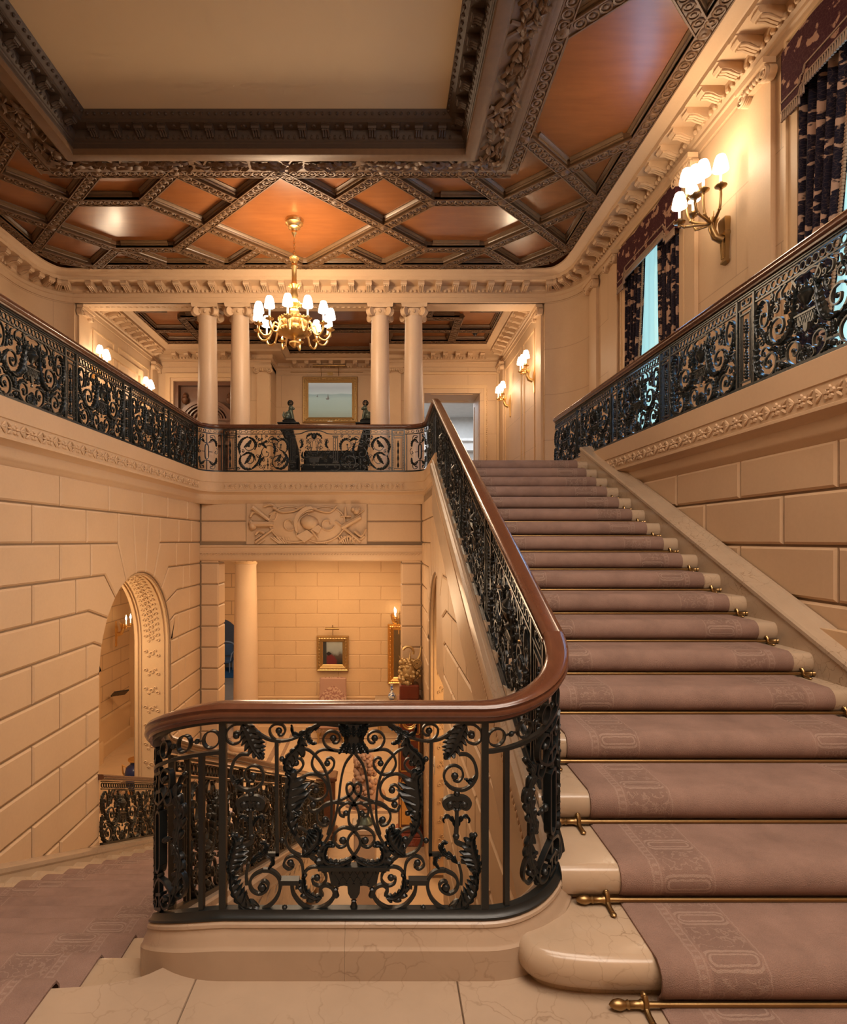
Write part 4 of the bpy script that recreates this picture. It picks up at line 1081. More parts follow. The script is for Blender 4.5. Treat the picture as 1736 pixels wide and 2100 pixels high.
# ---- front of the landing, traced bar by bar (right half, mirrored)
KF = 5.6e-4
def C(*pts): return [((x-870)*KF, (1350-y)*KF) for x, y in pts]
PCX, BASE0 = -.105, .193
front = thing('front_balustrade', 'black wrought iron balustrade with mahogany handrail curving round the front of the landing', 'balustrade', (0,0,0))
xf = lambda u,v,n: (PCX+u, YFr-n, BASE0+v)
A = Art(xf, 0.)
W = .0085
A.spiral(C((905,292),(1000,284),(1050,255),(1067,210),(1046,172),(1008,160),(972,176),(960,206),(976,234),(1003,236)), C((1004,206))[0], .013, W)
A.bar(C((940,128),(1010,118),(1080,114),(1130,132),(1165,170)), .011, .016)
A.leaf(C((1130,132),(1165,165),(1168,205),(1145,235),(1115,240)), .016, .016, 3, .009)
A.leaf(C((1085,118),(1140,150),(1190,172),(1225,188),(1262,172),(1272,125)), .015, .015, 3, .009)
A.spiral(C((1212,190),(1290,218),(1365,222),(1405,185),(1410,142),(1375,115),(1330,122),(1312,155),(1330,185),(1355,186)), C((1354,158))[0], .013, W)
A.bar(C((1340,226),(1420,212),(1480,178),(1530,135),(1585,115)), .011, .015)
A.spiral(C((1570,116),(1640,118),(1688,160),(1688,215),(1650,243),(1604,228),(1592,190),(1618,166),(1644,172)), C((1628,190))[0], .013, W)
A.leaf(C((1590,118),(1560,165),(1535,225),(1500,290),(1462,330)), .042, .052, 5, .013)
A.bar(C((1545,310),(1600,312),(1640,350),(1660,415),(1655,465),(1620,515),(1565,540),(1500,528),(1458,488)), .011, .015)
A.spiral(C((1458,488),(1450,440),(1475,395),(1520,382),(1562,405),(1572,450),(1545,485),(1512,478)), C((1520,450))[0], .014, W)
A.leaf(C((1655,440),(1650,475),(1620,492),(1588,470)), .010, .018, 2, .008)
A.ballat(*C((1533,562))[0], .012)
# double scroll mask, stem and hooks
for sg in (-1,1):
    A.spiral(C((1533,590),(1533+sg*45,590),(1533+sg*82,618),(1533+sg*62,655),(1533+sg*28,640),(1533+sg*40,618)), C((1533+sg*46,632))[0], .016, .017, .02)
A.leaf(C((1533,590),(1533,625),(1533,668)), .045, .045, 2, .010, curl=.1)
A.bar(C((1533,655),(1533,740),(1528,830)), .013, .016, 1, (.9,1.2))
for sg in (-1,1): A.leaf(C((1530,785),(1530+sg*28,728),(1530+sg*60,710),(1530+sg*84,728),(1530+sg*78,750)), .010, .010, 2, .008)
A.ballat(*C((1528,838))[0], .013); A.bar(C((1526,845),(1527,872),(1560,890),(1606,905)), .014, .016, 3)
# large acanthus C in the lower corner
A.bar(C((1640,835),(1630,905),(1652,990),(1668,1080),(1655,1180),(1600,1265),(1520,1308),(1440,1300),(1375,1245),(1345,1170),(1352,1105),(1400,1062),(1455,1056)), .013, .016, 5, (.7,1.))
A.spiral(C((1455,1056),(1515,1088),(1540,1135),(1526,1185),(1482,1208),(1438,1190),(1420,1155),(1440,1128),(1468,1132)), C((1463,1170))[0], .016, .010, .016)
A.leaf(C((1668,1085),(1662,1010),(1640,930),(1636,870),(1650,830)), .058, .020, 5, .014)
A.leaf(C((1480,1305),(1570,1296),(1635,1225),(1662,1140),(1660,1060)), .055, .012, 6, .014)
A.bar(C((1660,1050),(1600,1010),(1560,1000)), .010, .014); A.bar(C((1545,1010),(1562,1080),(1560,1150)), .010, .013)
A.leaf(C((1535,1010),(1500,975),(1455,950),(1430,915),(1445,880),(1470,880)), .015, .017, 3, .010)
A.leaf(C((1440,950),(1400,975),(1392,1015),(1418,1042)), .014, .010, 2, .009)
# inner uprights
A.bar(C((1368,225),(1362,960)), .0125, .014, 1); A.bar(C((1352,953),(1440,953)), .012, .014, 1)
for y in (340,866): A.ballat(*C((1334,y))[0], .0105)
# interlaced middle
A.bar(C((872,300),(925,370),(952,470),(968,600),(990,720),(1030,830),(1085,915),(1150,962),(1215,962)), W, .013)
A.spiral(C((1215,962),(1275,930),(1308,865),(1290,808),(1238,782),(1185,800),(1155,845),(1178,888)), C((1200,860))[0], .013, W)
A.bar(C((1212,268),(1150,290),(1085,360),(1045,440),(1022,540),(1014,640),(1018,740),(1040,825)), W, .013)
A.spiral(C((1225,470),(1150,436),(1080,455),(1042,510),(1048,570),(1100,605),(1150,590),(1166,545),(1140,508),(1105,515)), C((1115,541))[0], .013, W)
A.spiral(C((1000,283),(1075,280),(1125,318),(1140,375),(1112,425),(1060,440),(1012,408),(996,362),(1018,333),(1045,338)), C((1042,368))[0], .012, W)
A.leaf(C((1215,196),(1228,260),(1275,305),(1312,360),(1305,415),(1270,432)), .014, .045, 5, .013)
A.spiral(C((1280,430),(1225,418),(1196,378),(1212,340),(1248,338)), C((1243,366))[0], .012, W)
A.bar(C((1300,455),(1300,560),(1298,660),(1275,770),(1230,855),(1165,945)), .013, .016)
A.leaf(C((1275,720),(1292,640),(1285,540),(1280,470),(1300,435)), .088, .014, 4, .014)
A.leaf(C((1245,830),(1282,760),(1290,690),(1262,660),(1215,690)), .040, .010, 3, .013)
A.leaf(C((1195,960),(1130,905),(1098,850),(1095,800),(1120,775)), .020, .058, 5, .014)
A.leaf(C((890,985),(960,1012),(1040,1000),(1060,950),(1040,905),(1005,895)), .014, .048, 6, .013)
A.bar(C((860,960),(900,990),(980,1010),(1060,1010),(1120,985),(1150,962)), .013, .016)
# knot in the centre
A.bar(C((1165,640),(1150,672),(1110,672),(1050,640),(980,612),(925,590),(884,560),(872,520),(892,496),(916,512),(912,560),(880,605),(850,650),(836,705),(842,760),(870,785)), W, .012)
A.bar(C((870,640),(910,622),(960,655),(958,700),(928,712)), W*.9, .012); A.ballat(*C((922,690))[0], .011)
A.spiral(C((930,630),(1010,618),(1075,645),(1106,700),(1092,752),(1050,768),(1032,735)), C((1055,733))[0], .013, W)
A.ballat(*C((1132,634))[0], .013)
A.spiral(C((870,796),(935,782),(988,812),(1002,865),(965,908),(920,893),(918,858)), C((942,866))[0], .014, W)
A.bar(C((868,800),(905,850),(906,905),(872,960)), W, .012)
# lower bracket, scrolls beside the drapery
A.bar(C((1000,1035),(1090,1030)), .016, .03, 1)
A.spiral(C((1200,1140),(1198,1060),(1212,1000),(1255,965),(1302,978),(1322,1022),(1288,1050),(1258,1030)), C((1279,1010))[0], .013, .009)
A.spiral(C((1200,1110),(1172,1052),(1112,1034),(1062,1066),(1048,1118),(1085,1156),(1130,1142),(1140,1105)), C((1108,1105))[0], .013, .009)
A.bar(C((1270,1140),(1258,1210),(1200,1280),(1120,1306),(1040,1276),(998,1222),(1008,1172),(1055,1152),(1086,1178),(1072,1222)), .011, .016)
A.leaf(C((1075,1225),(1130,1228),(1180,1190),(1192,1130),(1185,1090)), .014, .030, 4, .011)
A.bar(C((1222,1125),(1345,1125)), .017, .034, 1)
A.bar(C((1228,1135),(1232,1165),(1245,1165)), .010, .02, 1)
# capital at the head, solid with flutes
hw = [(108,92),(130,84),(150,76),(185,62),(192,66),(214,66),(222,62),(250,72),(275,96),(288,80),(298,25)]
A.extra.loft([[(sx*w_*KF*(1 if abs(sx)==1 else 1), (1350-y)*KF, n_) for sx,n_ in ((-1,-.004),(-.5,-.022),(0,-.026),(.5,-.022),(1,-.004),(.5,.022),(0,.026),(-.5,.022))] for y, w_ in hw], True, True)
for y0_, y1_, sgn in ((185,112,1),(222,290,-1)):
    for i in range(-2,3):
        A.leaf([(i*.016,(1350-y0_)*KF),(i*.020,(1350-(y0_+y1_)/2)*KF),(i*.026,(1350-y1_)*KF)], .012, .012, 2, .008, True, n0=.022)
A.drape(0, (1350-1040)*KF, (1350-1215)*KF, 172*KF)
A.bar([((-230)*KF,(1350-1036)*KF),((230)*KF,(1350-1036)*KF)], .014, .036, 1, once=True, mb=A.extra)
pn = A.done(front, M['iron'], 'scroll_panel')
# posts and bottom rail of the front
for u in (-.472,.472):
    mb = MB(xf); mb.box(u-.0125,u+.0125,0,.70,-.0125,.0125); mb.build('post', M['iron'], front, 0)
for u in (-.25,.25):
    mb = MB(xf); mb.ball((u,.028,0),.011,8,6); mb.build('rivet', M['iron'], front, 40)
# handrail line: left end of the lower side, front, right curve
RT = .965
def rail_prof(w=.046, h=.062):
    return [(-w*.62,-h),(-w*.66,-h*.82),(-w*.9,-h*.74),(-w,-h*.6),(-w*.96,-h*.46),(-w*.82,-h*.42),(-w*.84,-h*.32),(-w*.95,-h*.22),(-w*.8,-h*.06),(-w*.4,0),(w*.4,0),(w*.8,-h*.06),(w*.95,-h*.22),(w*.84,-h*.32),(w*.82,-h*.42),(w*.96,-h*.46),(w,-h*.6),(w*.9,-h*.74),(w*.66,-h*.82),(w*.62,-h)]
rra = [(XF-RR+RR*cos(a), 2.5-RR*sin(a), RT+.2*q2(i/16,1.7)) for i, a in ((i, PI/2*i/16) for i in range(0,17))]
lla = [(XLF+RR-RR*sin(a), 2.5-RR*cos(a), RT-.235*(i/16)**1.6) for i, a in ((i, PI/2*i/16) for i in range(0,17))]
mb = MB(); mb.sweep(rra+lla, rail_prof()); mb.build('handrail', M['rail'], front, 50)
bra = [(p[0],p[1],BASE0+p2[2]) for p, p2 in zip(ra, ra)]
bl_ = [(XF,2.5,BASE0+.117)]+bra+[(p[0],p[1],BASE0+p[2]) for p in la]
mb = MB(); mb.sweep(bl_, [(-.03,0),(.03,0),(.03,.008),(.02,.014),(.014,.03),(-.014,.03),(-.02,.014),(-.03,.008)]); mb.build('bottom_rail', M['iron'], front, 40)
mb = MB(); mb.sweep(rra+lla, [(-.014,-.075),(.014,-.075),(.014,-.06),(-.014,-.06)]); mb.build('top_rail', M['iron'], front, 40)
# narrow curved corner panels: position along the arc, with the rise of the curve
def corner(sgn):
    L = RR*PI/2
    def xfc(u,v,n):
        tt = max(-.2, min(1., u/L)); a = tt*PI/2; r = RR+n
        if sgn > 0: x, y = XF-RR+r*sin(a), 2.5-r*cos(a)
        else: x, y = XLF+RR-r*sin(a), 2.5-r*cos(a)
        q = max(tt,0)
        if sgn > 0: zb, zt = .117*q**2, .2*q**1.7
        else: zb, zt = -.25*q**1.6, -.235*q**1.6
        k = v/.70
        return (x, y, BASE0+v+zb*(1-k)+zt*k)
    return xfc, L
for sgn in (1,-1):
    xfc, L = corner(sgn)
    B = Art(xfc, None)
    for i in range(5):
        u = .05+i*.115
        B.ring(u, .640, .034, .006, .018)
        if i < 4: B.ballat(u+.0575, .640, .011); B.bar([(u+.03,.640),(u+.085,.640)], .006, .008, 1)
    B.bar([(0,.592),(.14,.592),(.28,.592),(.42,.592),(L,.592)], .013, .02, 3)
    B.post(.088, .03, .59, .018, .018); B.post(L-.03, .03, .59, .018, .018)
    c = .325
    ov = [(c+.022*cos(a), .30+.10*(1 if sin(a) > 0 else -1)*1+.022*sin(a)) for a in [i*PI/8 for i in range(17)]]
    B.bar([(c-.022,.21),(c-.022,.39),(c-.014,.408),(c,.415),(c+.014,.408),(c+.022,.39),(c+.022,.21),(c+.014,.192),(c,.185),(c-.014,.192),(c-.022,.21)], .010, .03, 2)
    B.ballat(c,.43,.014); B.ballat(c,.17,.014); B.bar([(c,.43),(c,.58)], .012, .016, 1); B.bar([(c,.17),(c,.03)], .012, .016, 1)
    for s_ in (-1,1):
        X = lambda a: c+s_*a
        B.ballat(X(.045),.30,.014); B.ballat(X(.068),.30,.010); B.bar([(X(.02),.30),(X(.09),.30)],.008,.012,1)
        B.spiral([(X(.0),.44),(X(.05),.46),(X(.09),.50),(X(.085),.55),(X(.045),.565),(X(.02),.54),(X(.04),.515)],(X(.055),.53),.013,.010,.022)
        B.spiral([(X(.0),.16),(X(.05),.14),(X(.09),.10),(X(.085),.055),(X(.045),.045),(X(.02),.07),(X(.04),.09)],(X(.055),.075),.013,.010,.022)
        B.spiral([(X(.02),.50),(X(.07),.43),(X(.10),.45),(X(.09),.485)],(X(.08),.47),.010,.009,.02)
        B.leaf([(X(.10),.24),(X(.13),.32),(X(.14),.40),(X(.12),.47),(X(.16),.53)], .034, .034, 5, .012)
        B.leaf([(X(.11),.28),(X(.14),.20),(X(.12),.12),(X(.10),.06)], .034, .030, 5, .012)
        B.spiral([(X(.12),.40),(X(.155),.42),(X(.165),.38),(X(.14),.36)],(X(.145),.385),.010,.008,.02)
        B.spiral([(X(.10),.17),(X(.15),.17),(X(.17),.12),(X(.15),.08),(X(.12),.09)],(X(.14),.115),.012,.009,.02)
        B.bar([(X(.135),.33),(X(.135),.24)], .012, .016, 1)
    for v in (.56,.49,.10,.045): B.bar([(c-.028,v),(c+.028,v)], .012, .026, 1)
    B.done(front, M['iron'], 'corner_panel')

# ---- gallery panel: used straight on the galleries and sheared on the flights
PW, PWP = 1.045, .23                      # panel and pier widths
PH = .74
def gallery_art(xf, top=True):
    A = Art(xf, 0.); h = PW/2
    A.bar([(0,.615),(h,.615)], .012, .018, 1); A.bar([(0,.70),(h,.70)], .012, .018, 1)
    n = 9
    for i in range(n): A.ring((i+.5)*h/n, .657, .030, .006, .012)
    # tall C with acanthus
    A.bar([(.13,.60),(.085,.53),(.11,.44),(.12,.36),(.155,.27),(.23,.225),(.31,.24),(.36,.31),(.345,.385),(.285,.41)], .017, .018, 4)
    A.spiral([(.285,.41),(.235,.39),(.215,.335),(.245,.29),(.29,.30),(.30,.345)],(.265,.34),.019,.012,.018)
    A.leaf([(.30,.228),(.22,.215),(.15,.26),(.115,.34),(.10,.43),(.085,.52)], .020, .058, 7, .020)
    A.leaf([(.31,.23),(.375,.28),(.372,.35),(.33,.40)], .020, .030, 4, .014)
    # lower C
    A.bar([(.495,.33),(.515,.24),(.50,.12),(.44,.04),(.36,.025),(.30,.07),(.295,.14),(.345,.185),(.40,.165)], .013, .018, 4)
    A.spiral([(.40,.165),(.42,.12),(.39,.085),(.352,.095)],(.368,.125),.018,.012,.018)
    A.leaf([(.36,.022),(.45,.03),(.51,.11),(.522,.21),(.505,.31)], .048, .016, 6, .020)
    # upper oval spiral with leaf
    A.spiral([(.50,.34),(.515,.43),(.50,.53),(.445,.59),(.39,.56),(.375,.48),(.40,.41),(.445,.40),(.465,.45),(.45,.50)],(.425,.48),.019,.011,.018)
    A.leaf([(.50,.36),(.518,.45),(.495,.54),(.43,.585)], .036, .012, 5, .018)
    # hanging hooks under the top rail
    A.spiral([(.0,.60),(.06,.605),(.115,.585),(.135,.54),(.11,.51)],(.10,.535),.012,.010,.016)
    A.spiral([(.19,.605),(.235,.57),(.23,.52),(.19,.51)],(.20,.54),.012,.010,.016)
    A.spiral([(.24,.605),(.29,.58),(.30,.52),(.265,.50)],(.27,.53),.012,.010,.016)
    A.bar([(.335,.61),(.335,.43)], .008, .012, 1); A.ballat(.335,.54,.018); A.ballat(.335,.50,.012); A.ballat(.335,.46,.008)
    # foot scrolls
    A.spiral([(.0,.05),(.05,.02),(.12,.03),(.175,.08),(.18,.15),(.13,.185),(.075,.16),(.07,.105),(.11,.085)],(.12,.125),.017,.012,.018)
    A.spiral([(.02,.10),(.06,.09),(.075,.05),(.045,.03)],(.045,.06),.012,.010,.016)
    A.bar([(.18,.10),(.295,.10)], .014, .018, 1); A.ballat(.235,.065,.024); A.ballat(.235,.14,.02); A.leaf([(.235,.10),(.235,.16),(.235,.215)], .03,.03,3,.012)
    A.leaf([(.0,.02),(.03,.07),(.0,.13)], .03, .03, 3, .012)
    A.leaf([(.07,.19),(.12,.20),(.175,.17),(.195,.11)], .024, .010, 4, .012)
    A.spiral([(.36,.20),(.40,.24),(.44,.23),(.45,.19),(.42,.18)],(.43,.205),.011,.009,.016)
    A.bar([(0,.012),(h,.012)], .024, .034, 1)
    # small infill scrolls between the large ones
    for (u, v, r, s0) in ((.06,.285,.034,.5),(.185,.46,.040,2.2),(.16,.535,.026,4.),(.30,.47,.036,1.2),(.345,.255,.030,3.4),(.455,.285,.034,.6),(.245,.185,.026,5.),(.10,.245,.024,2.),(.34,.575,.022,1.),(.045,.52,.026,4.2),(.43,.13,.028,.2),(.285,.045,.022,3.),(.47,.06,.022,1.),(.21,.03,.020,4.),(.075,.40,.020,1.)):
        A.bar([(u+r*(1-i*.07)*cos(s0+i*.62), v+r*(1-i*.07)*sin(s0+i*.62)) for i in range(13)], .009, .014, 1, (1,.8)); A.ballat(u, v, .009)
    for sp_, w in (([(.06,.56),(.10,.50),(.165,.48)],.022),([(.20,.40),(.17,.47),(.20,.53)],.022),([(.40,.27),(.44,.34),(.47,.40)],.024),([(.26,.15),(.31,.20),(.37,.21)],.022),([(.05,.22),(.09,.28),(.075,.35)],.022),([(.30,.53),(.34,.49),(.36,.42)],.020),([(.13,.02),(.19,.05),(.235,.03)],.018)):
        A.leaf(sp_, w, w, 3, .013)
    A.urn(0, .35, .21); A.drape(0, .335, .225, .085)
    A.bar([(-.10,.338),(.10,.338)], .013, .03, 1, once=True, mb=A.extra)
    return A
def pier_art(xf, hgt=.70):
    A = Art(xf, 0.); w = PWP/2
    A.post(w-.012, 0, hgt, .022, .026); A.post(w-.045, .03, .62, .010, .014)
    A.bar([(0,.012),(w,.012)], .03, .036, 1); A.bar([(0,.615),(w,.615)], .012, .018, 1); A.bar([(0,hgt),(w,hgt)], .012, .018, 1); A.bar([(0,.06),(w-.05,.06)],.010,.014,1); A.bar([(0,.575),(w-.05,.575)],.012,.02,1)
    for i in range(13): A.ballat(w-.028, .07+i*.043, .006)
    for i in range(4):
        v = .12+i*.115; A.leaf([(0,v-.045),(0,v),(0,v+.05)], .024, .024, 2, .012, True, curl=0); A.ballat(0, v+.06, .009, True)
    A.spiral([(0,.64),(.04,.64),(.05,.67),(.025,.68)],(.03,.66),.009,.008,.014)
    A.post(.045, .07, .57, .006, .010)
    return A
# straight versions are built once, in their own coordinates (u along +y, n along +x)
bank = {}
def panel_at(kind, sl_, parent, loc, mat, flip=False):
    key = (kind, sl_, mat)
    if key not in bank:
        xf_ = lambda u,v,n: (n, u, v+u*sl_)
        A = gallery_art(xf_) if kind == 'scroll_panel' else pier_art(xf_)
        o = A.done(parent, M[mat], kind); bank[key] = o
    else: o = copy_tree(bank[key], parent)
    o.location = loc
    return o
def straight_rail(name, label, path, mat, h0=.70, rw=.046):
    pass
# left gallery
PER = PW+PWP
gl = thing('gallery_balustrade', 'black scrolled iron balustrade with mahogany rail along the left gallery', 'balustrade', (0,0,0))
y = 9.60
while y > 1.0:
    panel_at('panel_pier', 0, gl, (XL_, y, LG), 'ironb'); panel_at('scroll_panel', 0, gl, (XL_, y-PWP/2-PW/2, LG), 'ironb'); y -= PER
mb = MB(); mb.sweep([(XL_,9.70,LG+.80),(XL_,.3,LG+.80)], rail_prof(.05,.075)); mb.build('handrail', M['rail'], gl, 50)
mb = MB(); mb.sweep([(XL_,9.70,LG+.72),(XL_,.3,LG+.72)], [(-.016,-.012),(.016,-.012),(.016,.008),(-.016,.008)]); mb.build('top_rail', M['ironb'], gl, 0)
# right gallery
gr = thing('gallery_balustrade', 'black scrolled iron balustrade catching blue window light along the right gallery', 'balustrade', (0,0,0))
y = 9.22-.45
panel_at('scroll_panel', 0, gr, (XRi, 9.28-PW/2+.2, LG), 'ironb')
y = 9.28+.2-PW-PWP/2
while y > 2.2:
    panel_at('panel_pier', 0, gr, (XRi, y, LG), 'ironb'); panel_at('scroll_panel', 0, gr, (XRi, y-PWP/2-PW/2, LG), 'ironb'); y -= PER
mb = MB(); mb.sweep([(XRi,9.45,LG+.80),(XRi,.6,LG+.80)], rail_prof(.05,.075)); mb.build('handrail', M['rail'], gr, 50)
mb = MB(); mb.sweep([(XRi,9.45,LG+.72),(XRi,.6,LG+.72)], [(-.016,-.012),(.016,-.012),(.016,.008),(-.016,.008)]); mb.build('top_rail', M['ironb'], gr, 0)
# upper flight (slopes up along y)
SLU = .42
gu = thing('stair_balustrade', 'black iron balustrade with mahogany rail climbing the left side of the upper flight', 'balustrade', (0,0,0))
zb = lambda y: .31+(y-2.5)*.4257
y = 2.62+PWP/2
panel_at('panel_pier', SLU, gu, (XF, y, zb(y)+.02), 'iron')
for i in range(4):
    y += PWP/2+PW/2; panel_at('scroll_panel', SLU, gu, (XF, y, zb(y)+.02), 'iron'); y += PWP/2+PW/2; panel_at('panel_pier', SLU, gu, (XF, y, zb(y)+.02), 'iron')
zr = lambda y: 1.165+(y-2.5)*.4155
rp = [(XF,2.5,1.165)]+[(XF,y_,zr(y_)) for y_ in (2.8,3.5,5,6.5,7.6,7.9)]+[(XF,8.05,zr(8.03)),(XF,8.15,LG+.80),(XF,8.3,LG+.80),(XF,YI-RC,LG+.80)]
mb = MB(); mb.sweep(rp[::-1], rail_prof(.05,.07)); mb.build('handrail', M['rail'], gu, 50)
mb = MB(); mb.sweep([(p[0],p[1],p[2]-.075) for p in rp[::-1]], [(-.015,-.02),(.015,-.02),(.015,.008),(-.015,.008)]); mb.build('top_rail', M['iron'], gu, 0)
for y_ in (8.12+.2+PW/2,): panel_at('scroll_panel', 0, gu, (XF, y_, LG), 'iron')
panel_at('panel_pier', 0, gu, (XF, 8.2, LG), 'iron')
mb = MB(); mb.sweep([(XF,y_,zb(y_)-.0) for y_ in (7.9,5,2.5)], [(-.03,-.002),(.03,-.002),(.03,.008),(.016,.016),(.014,.035),(-.014,.035),(-.016,.016),(-.03,.008)]); mb.build('bottom_rail', M['iron'], gu, 30)
# lower flight (slopes down)
gd = thing('stair_balustrade', 'bronzed iron balustrade with wooden rail going down the lower flight behind the front panel', 'balustrade', (0,0,0))
SLD = -.4267
zbd = lambda y: BASE0-.25+(y-2.5)*SLD
y = 2.6+PWP/2
panel_at('panel_pier', SLD, gd, (XLF, y, zbd(y)), 'ironl')
for i in range(5):
    y += PER/2; panel_at('scroll_panel', SLD, gd, (XLF, y, zbd(y)), 'ironl'); y += PER/2; panel_at('panel_pier', SLD, gd, (XLF, y, zbd(y)), 'ironl')
rp = [(XLF,2.5,RT-.235),(XLF,2.8,RT-.235-.3*.45),(XLF,9.8,zbd(9.8)+.80)]
mb = MB(); mb.sweep(rp, rail_prof(.046,.062)); mb.build('handrail', M['rail'], gd, 50)
# short balustrade in the left arch
ga = thing('arch_balustrade', 'short length of black iron balustrade in the foot of the left arch', 'balustrade', (0,0,0))
zba = lambda y: -(y-YL)/T*RI+.10
SLA = -RI/T
for y in (6.5+PW/2-.02, 6.5+PW*1.5-.02): panel_at('scroll_panel', SLA, ga, (XW+.02, y, zba(y)), 'ironl')
mb = MB(); mb.sweep([(XW+.02,6.45,zba(6.45)+.775),(XW+.02,8.68,zba(8.68)+.775)], rail_prof(.045,.06)); mb.build('handrail', M['rail'], ga, 50)

# ---- far balcony balustrade
gf = thing('balcony_balustrade', 'black iron balustrade with central trellis panel across the far balcony', 'balustrade', (0,0,0))
fcx = (XL_+XI)/2
xff = lambda u,v,n: (fcx+u, YI-n, LG+v)
A = Art(xff, 0.); h = (XI-XL_)/2-RC
A.bar([(0,.012),(h,.012)], .024, .034, 1); A.bar([(0,.72),(h,.72)], .014, .02, 1); A.bar([(.30,.64),(h,.64)], .012, .018, 1)
A.bar([(0,.70),(.12,.69),(.22,.65),(.30,.64)], .014, .02)
for i in range(11): A.ring(.36+i*.098, .68, .026, .006, .012); A.bar([(.36+i*.098+.03,.68),(.36+i*.098+.068,.68)], .006, .008, 1)
# centre lyre-like interlace, from the same drawing as the front panel at a smaller size
def F(*pts): return [((x-870)*3.9e-4, .09+(1350-y)*4.4e-4) for x, y in pts]
for pts in (((872,300),(925,370),(952,470),(968,600),(990,720),(1030,830),(1085,915),(1150,962),(1215,962)),((1212,268),(1150,290),(1085,360),(1045,440),(1022,540),(1014,640),(1018,740),(1040,825)),((1225,470),(1150,436),(1080,455),(1042,510),(1048,570),(1100,605),(1150,590),(1166,545),(1140,508),(1105,515)),((905,292),(1000,284),(1060,275),(1125,318),(1140,375),(1112,425),(1060,440),(1012,408),(996,362),(1018,333)),((930,630),(1010,618),(1075,645),(1106,700),(1092,752),(1050,768),(1032,735)),((870,796),(935,782),(988,812),(1002,865),(965,908),(920,893),(918,858))):
    A.bar(F(*pts), .008, .012, 3)
A.leaf([(.0,.60),(.05,.64),(.11,.61),(.13,.57)], .03, .03, 3, .012); A.leaf([(.0,.66),(.0,.60),(.0,.56)], .06,.06,3,.014,True)
A.drape(0, .24, .12, .09); A.bar([(-.14,.25),(.14,.25)], .014, .03, 1, once=True); A.leaf([(.02,.27),(.10,.30),(.14,.36)], .03,.03,4,.014); A.leaf([(.12,.22),(.2,.26),(.19,.34)], .03,.03,4,.014)
# fluted uprights beside the centre
for u in (.325,.36,.395): A.post(u, .17, .58, .010, .016)
for v, w_ in ((.16,.10),(.185,.08),(.58,.08),(.605,.10)): A.bar([(.36-w_/2,v),(.36+w_/2,v)], .016, .026, 1)
for i in range(6): A.ballat(.343,.22+i*.06,.007)
A.spiral([(.28,.04),(.36,.03),(.43,.06),(.42,.12),(.36,.13),(.34,.09)],(.38,.085),.014,.012,.018)
# big dark acanthus scroll
A.bar([(.45,.14),(.53,.06),(.64,.06),(.70,.15),(.68,.24),(.60,.28)], .014, .018); A.spiral([(.60,.28),(.53,.25),(.52,.17),(.57,.13),(.62,.16)],(.58,.19),.018,.012,.018)
A.leaf([(.66,.07),(.55,.05),(.46,.12),(.44,.22),(.50,.33),(.58,.38)], .02, .05, 7, .016)
A.spiral([(.52,.30),(.45,.38),(.46,.49),(.54,.54),(.61,.50),(.62,.42),(.56,.40)],(.56,.46),.016,.012,.018); A.leaf([(.46,.37),(.455,.47),(.52,.55),(.60,.55)], .045, .02, 6, .016)
# mid spirals and stem
A.spiral([(.68,.24),(.66,.36),(.72,.44),(.82,.43),(.88,.36),(.86,.27),(.79,.26),(.76,.32)],(.80,.34),.014,.010,.016)
A.bar([(.78,.05),(.78,.23)], .010, .014, 1); A.ballat(.78,.12,.022); A.ballat(.78,.18,.014); A.spiral([(.74,.06),(.70,.03),(.84,.03),(.86,.10),(.82,.12)],(.84,.07),.012,.009,.014)
A.spiral([(.66,.56),(.70,.60),(.76,.57),(.74,.50),(.69,.51)],(.71,.54),.012,.009,.014); A.bar([(.88,.64),(.88,.46)], .009, .013, 1); A.ballat(.88,.56,.02); A.ballat(.88,.50,.012); A.leaf([(.88,.45),(.84,.50),(.78,.52)],.025,.025,4,.012)
# outer double rinceau
A.spiral([(.88,.36),(.93,.18),(1.03,.06),(1.16,.06),(1.24,.15),(1.23,.26),(1.13,.32),(1.04,.28),(1.02,.19),(1.08,.14),(1.14,.17)],(1.11,.21),.02,.013,.018)
A.leaf([(1.05,.045),(1.18,.055),(1.26,.16),(1.24,.28)], .05, .02, 7, .018); A.leaf([(.90,.30),(.95,.16),(1.04,.07)], .02, .045, 5, .016); A.leaf([(1.2,.28),(1.12,.33),(1.02,.29),(.99,.20)], .035, .02, 5, .016)
A.spiral([(1.23,.26),(1.27,.36),(1.25,.50),(1.15,.58),(1.05,.55),(1.0,.46),(1.04,.38),(1.13,.37),(1.17,.43),(1.13,.48)],(1.10,.44),.02,.013,.018)
A.leaf([(1.25,.32),(1.28,.44),(1.22,.55),(1.12,.60)], .05, .02, 7, .018); A.leaf([(1.10,.59),(1.02,.55),(.97,.46),(1.0,.38)], .04, .02, 5, .016)
A.spiral([(1.0,.46),(.95,.50),(.94,.57),(.99,.60)],(.97,.56),.012,.009,.014)
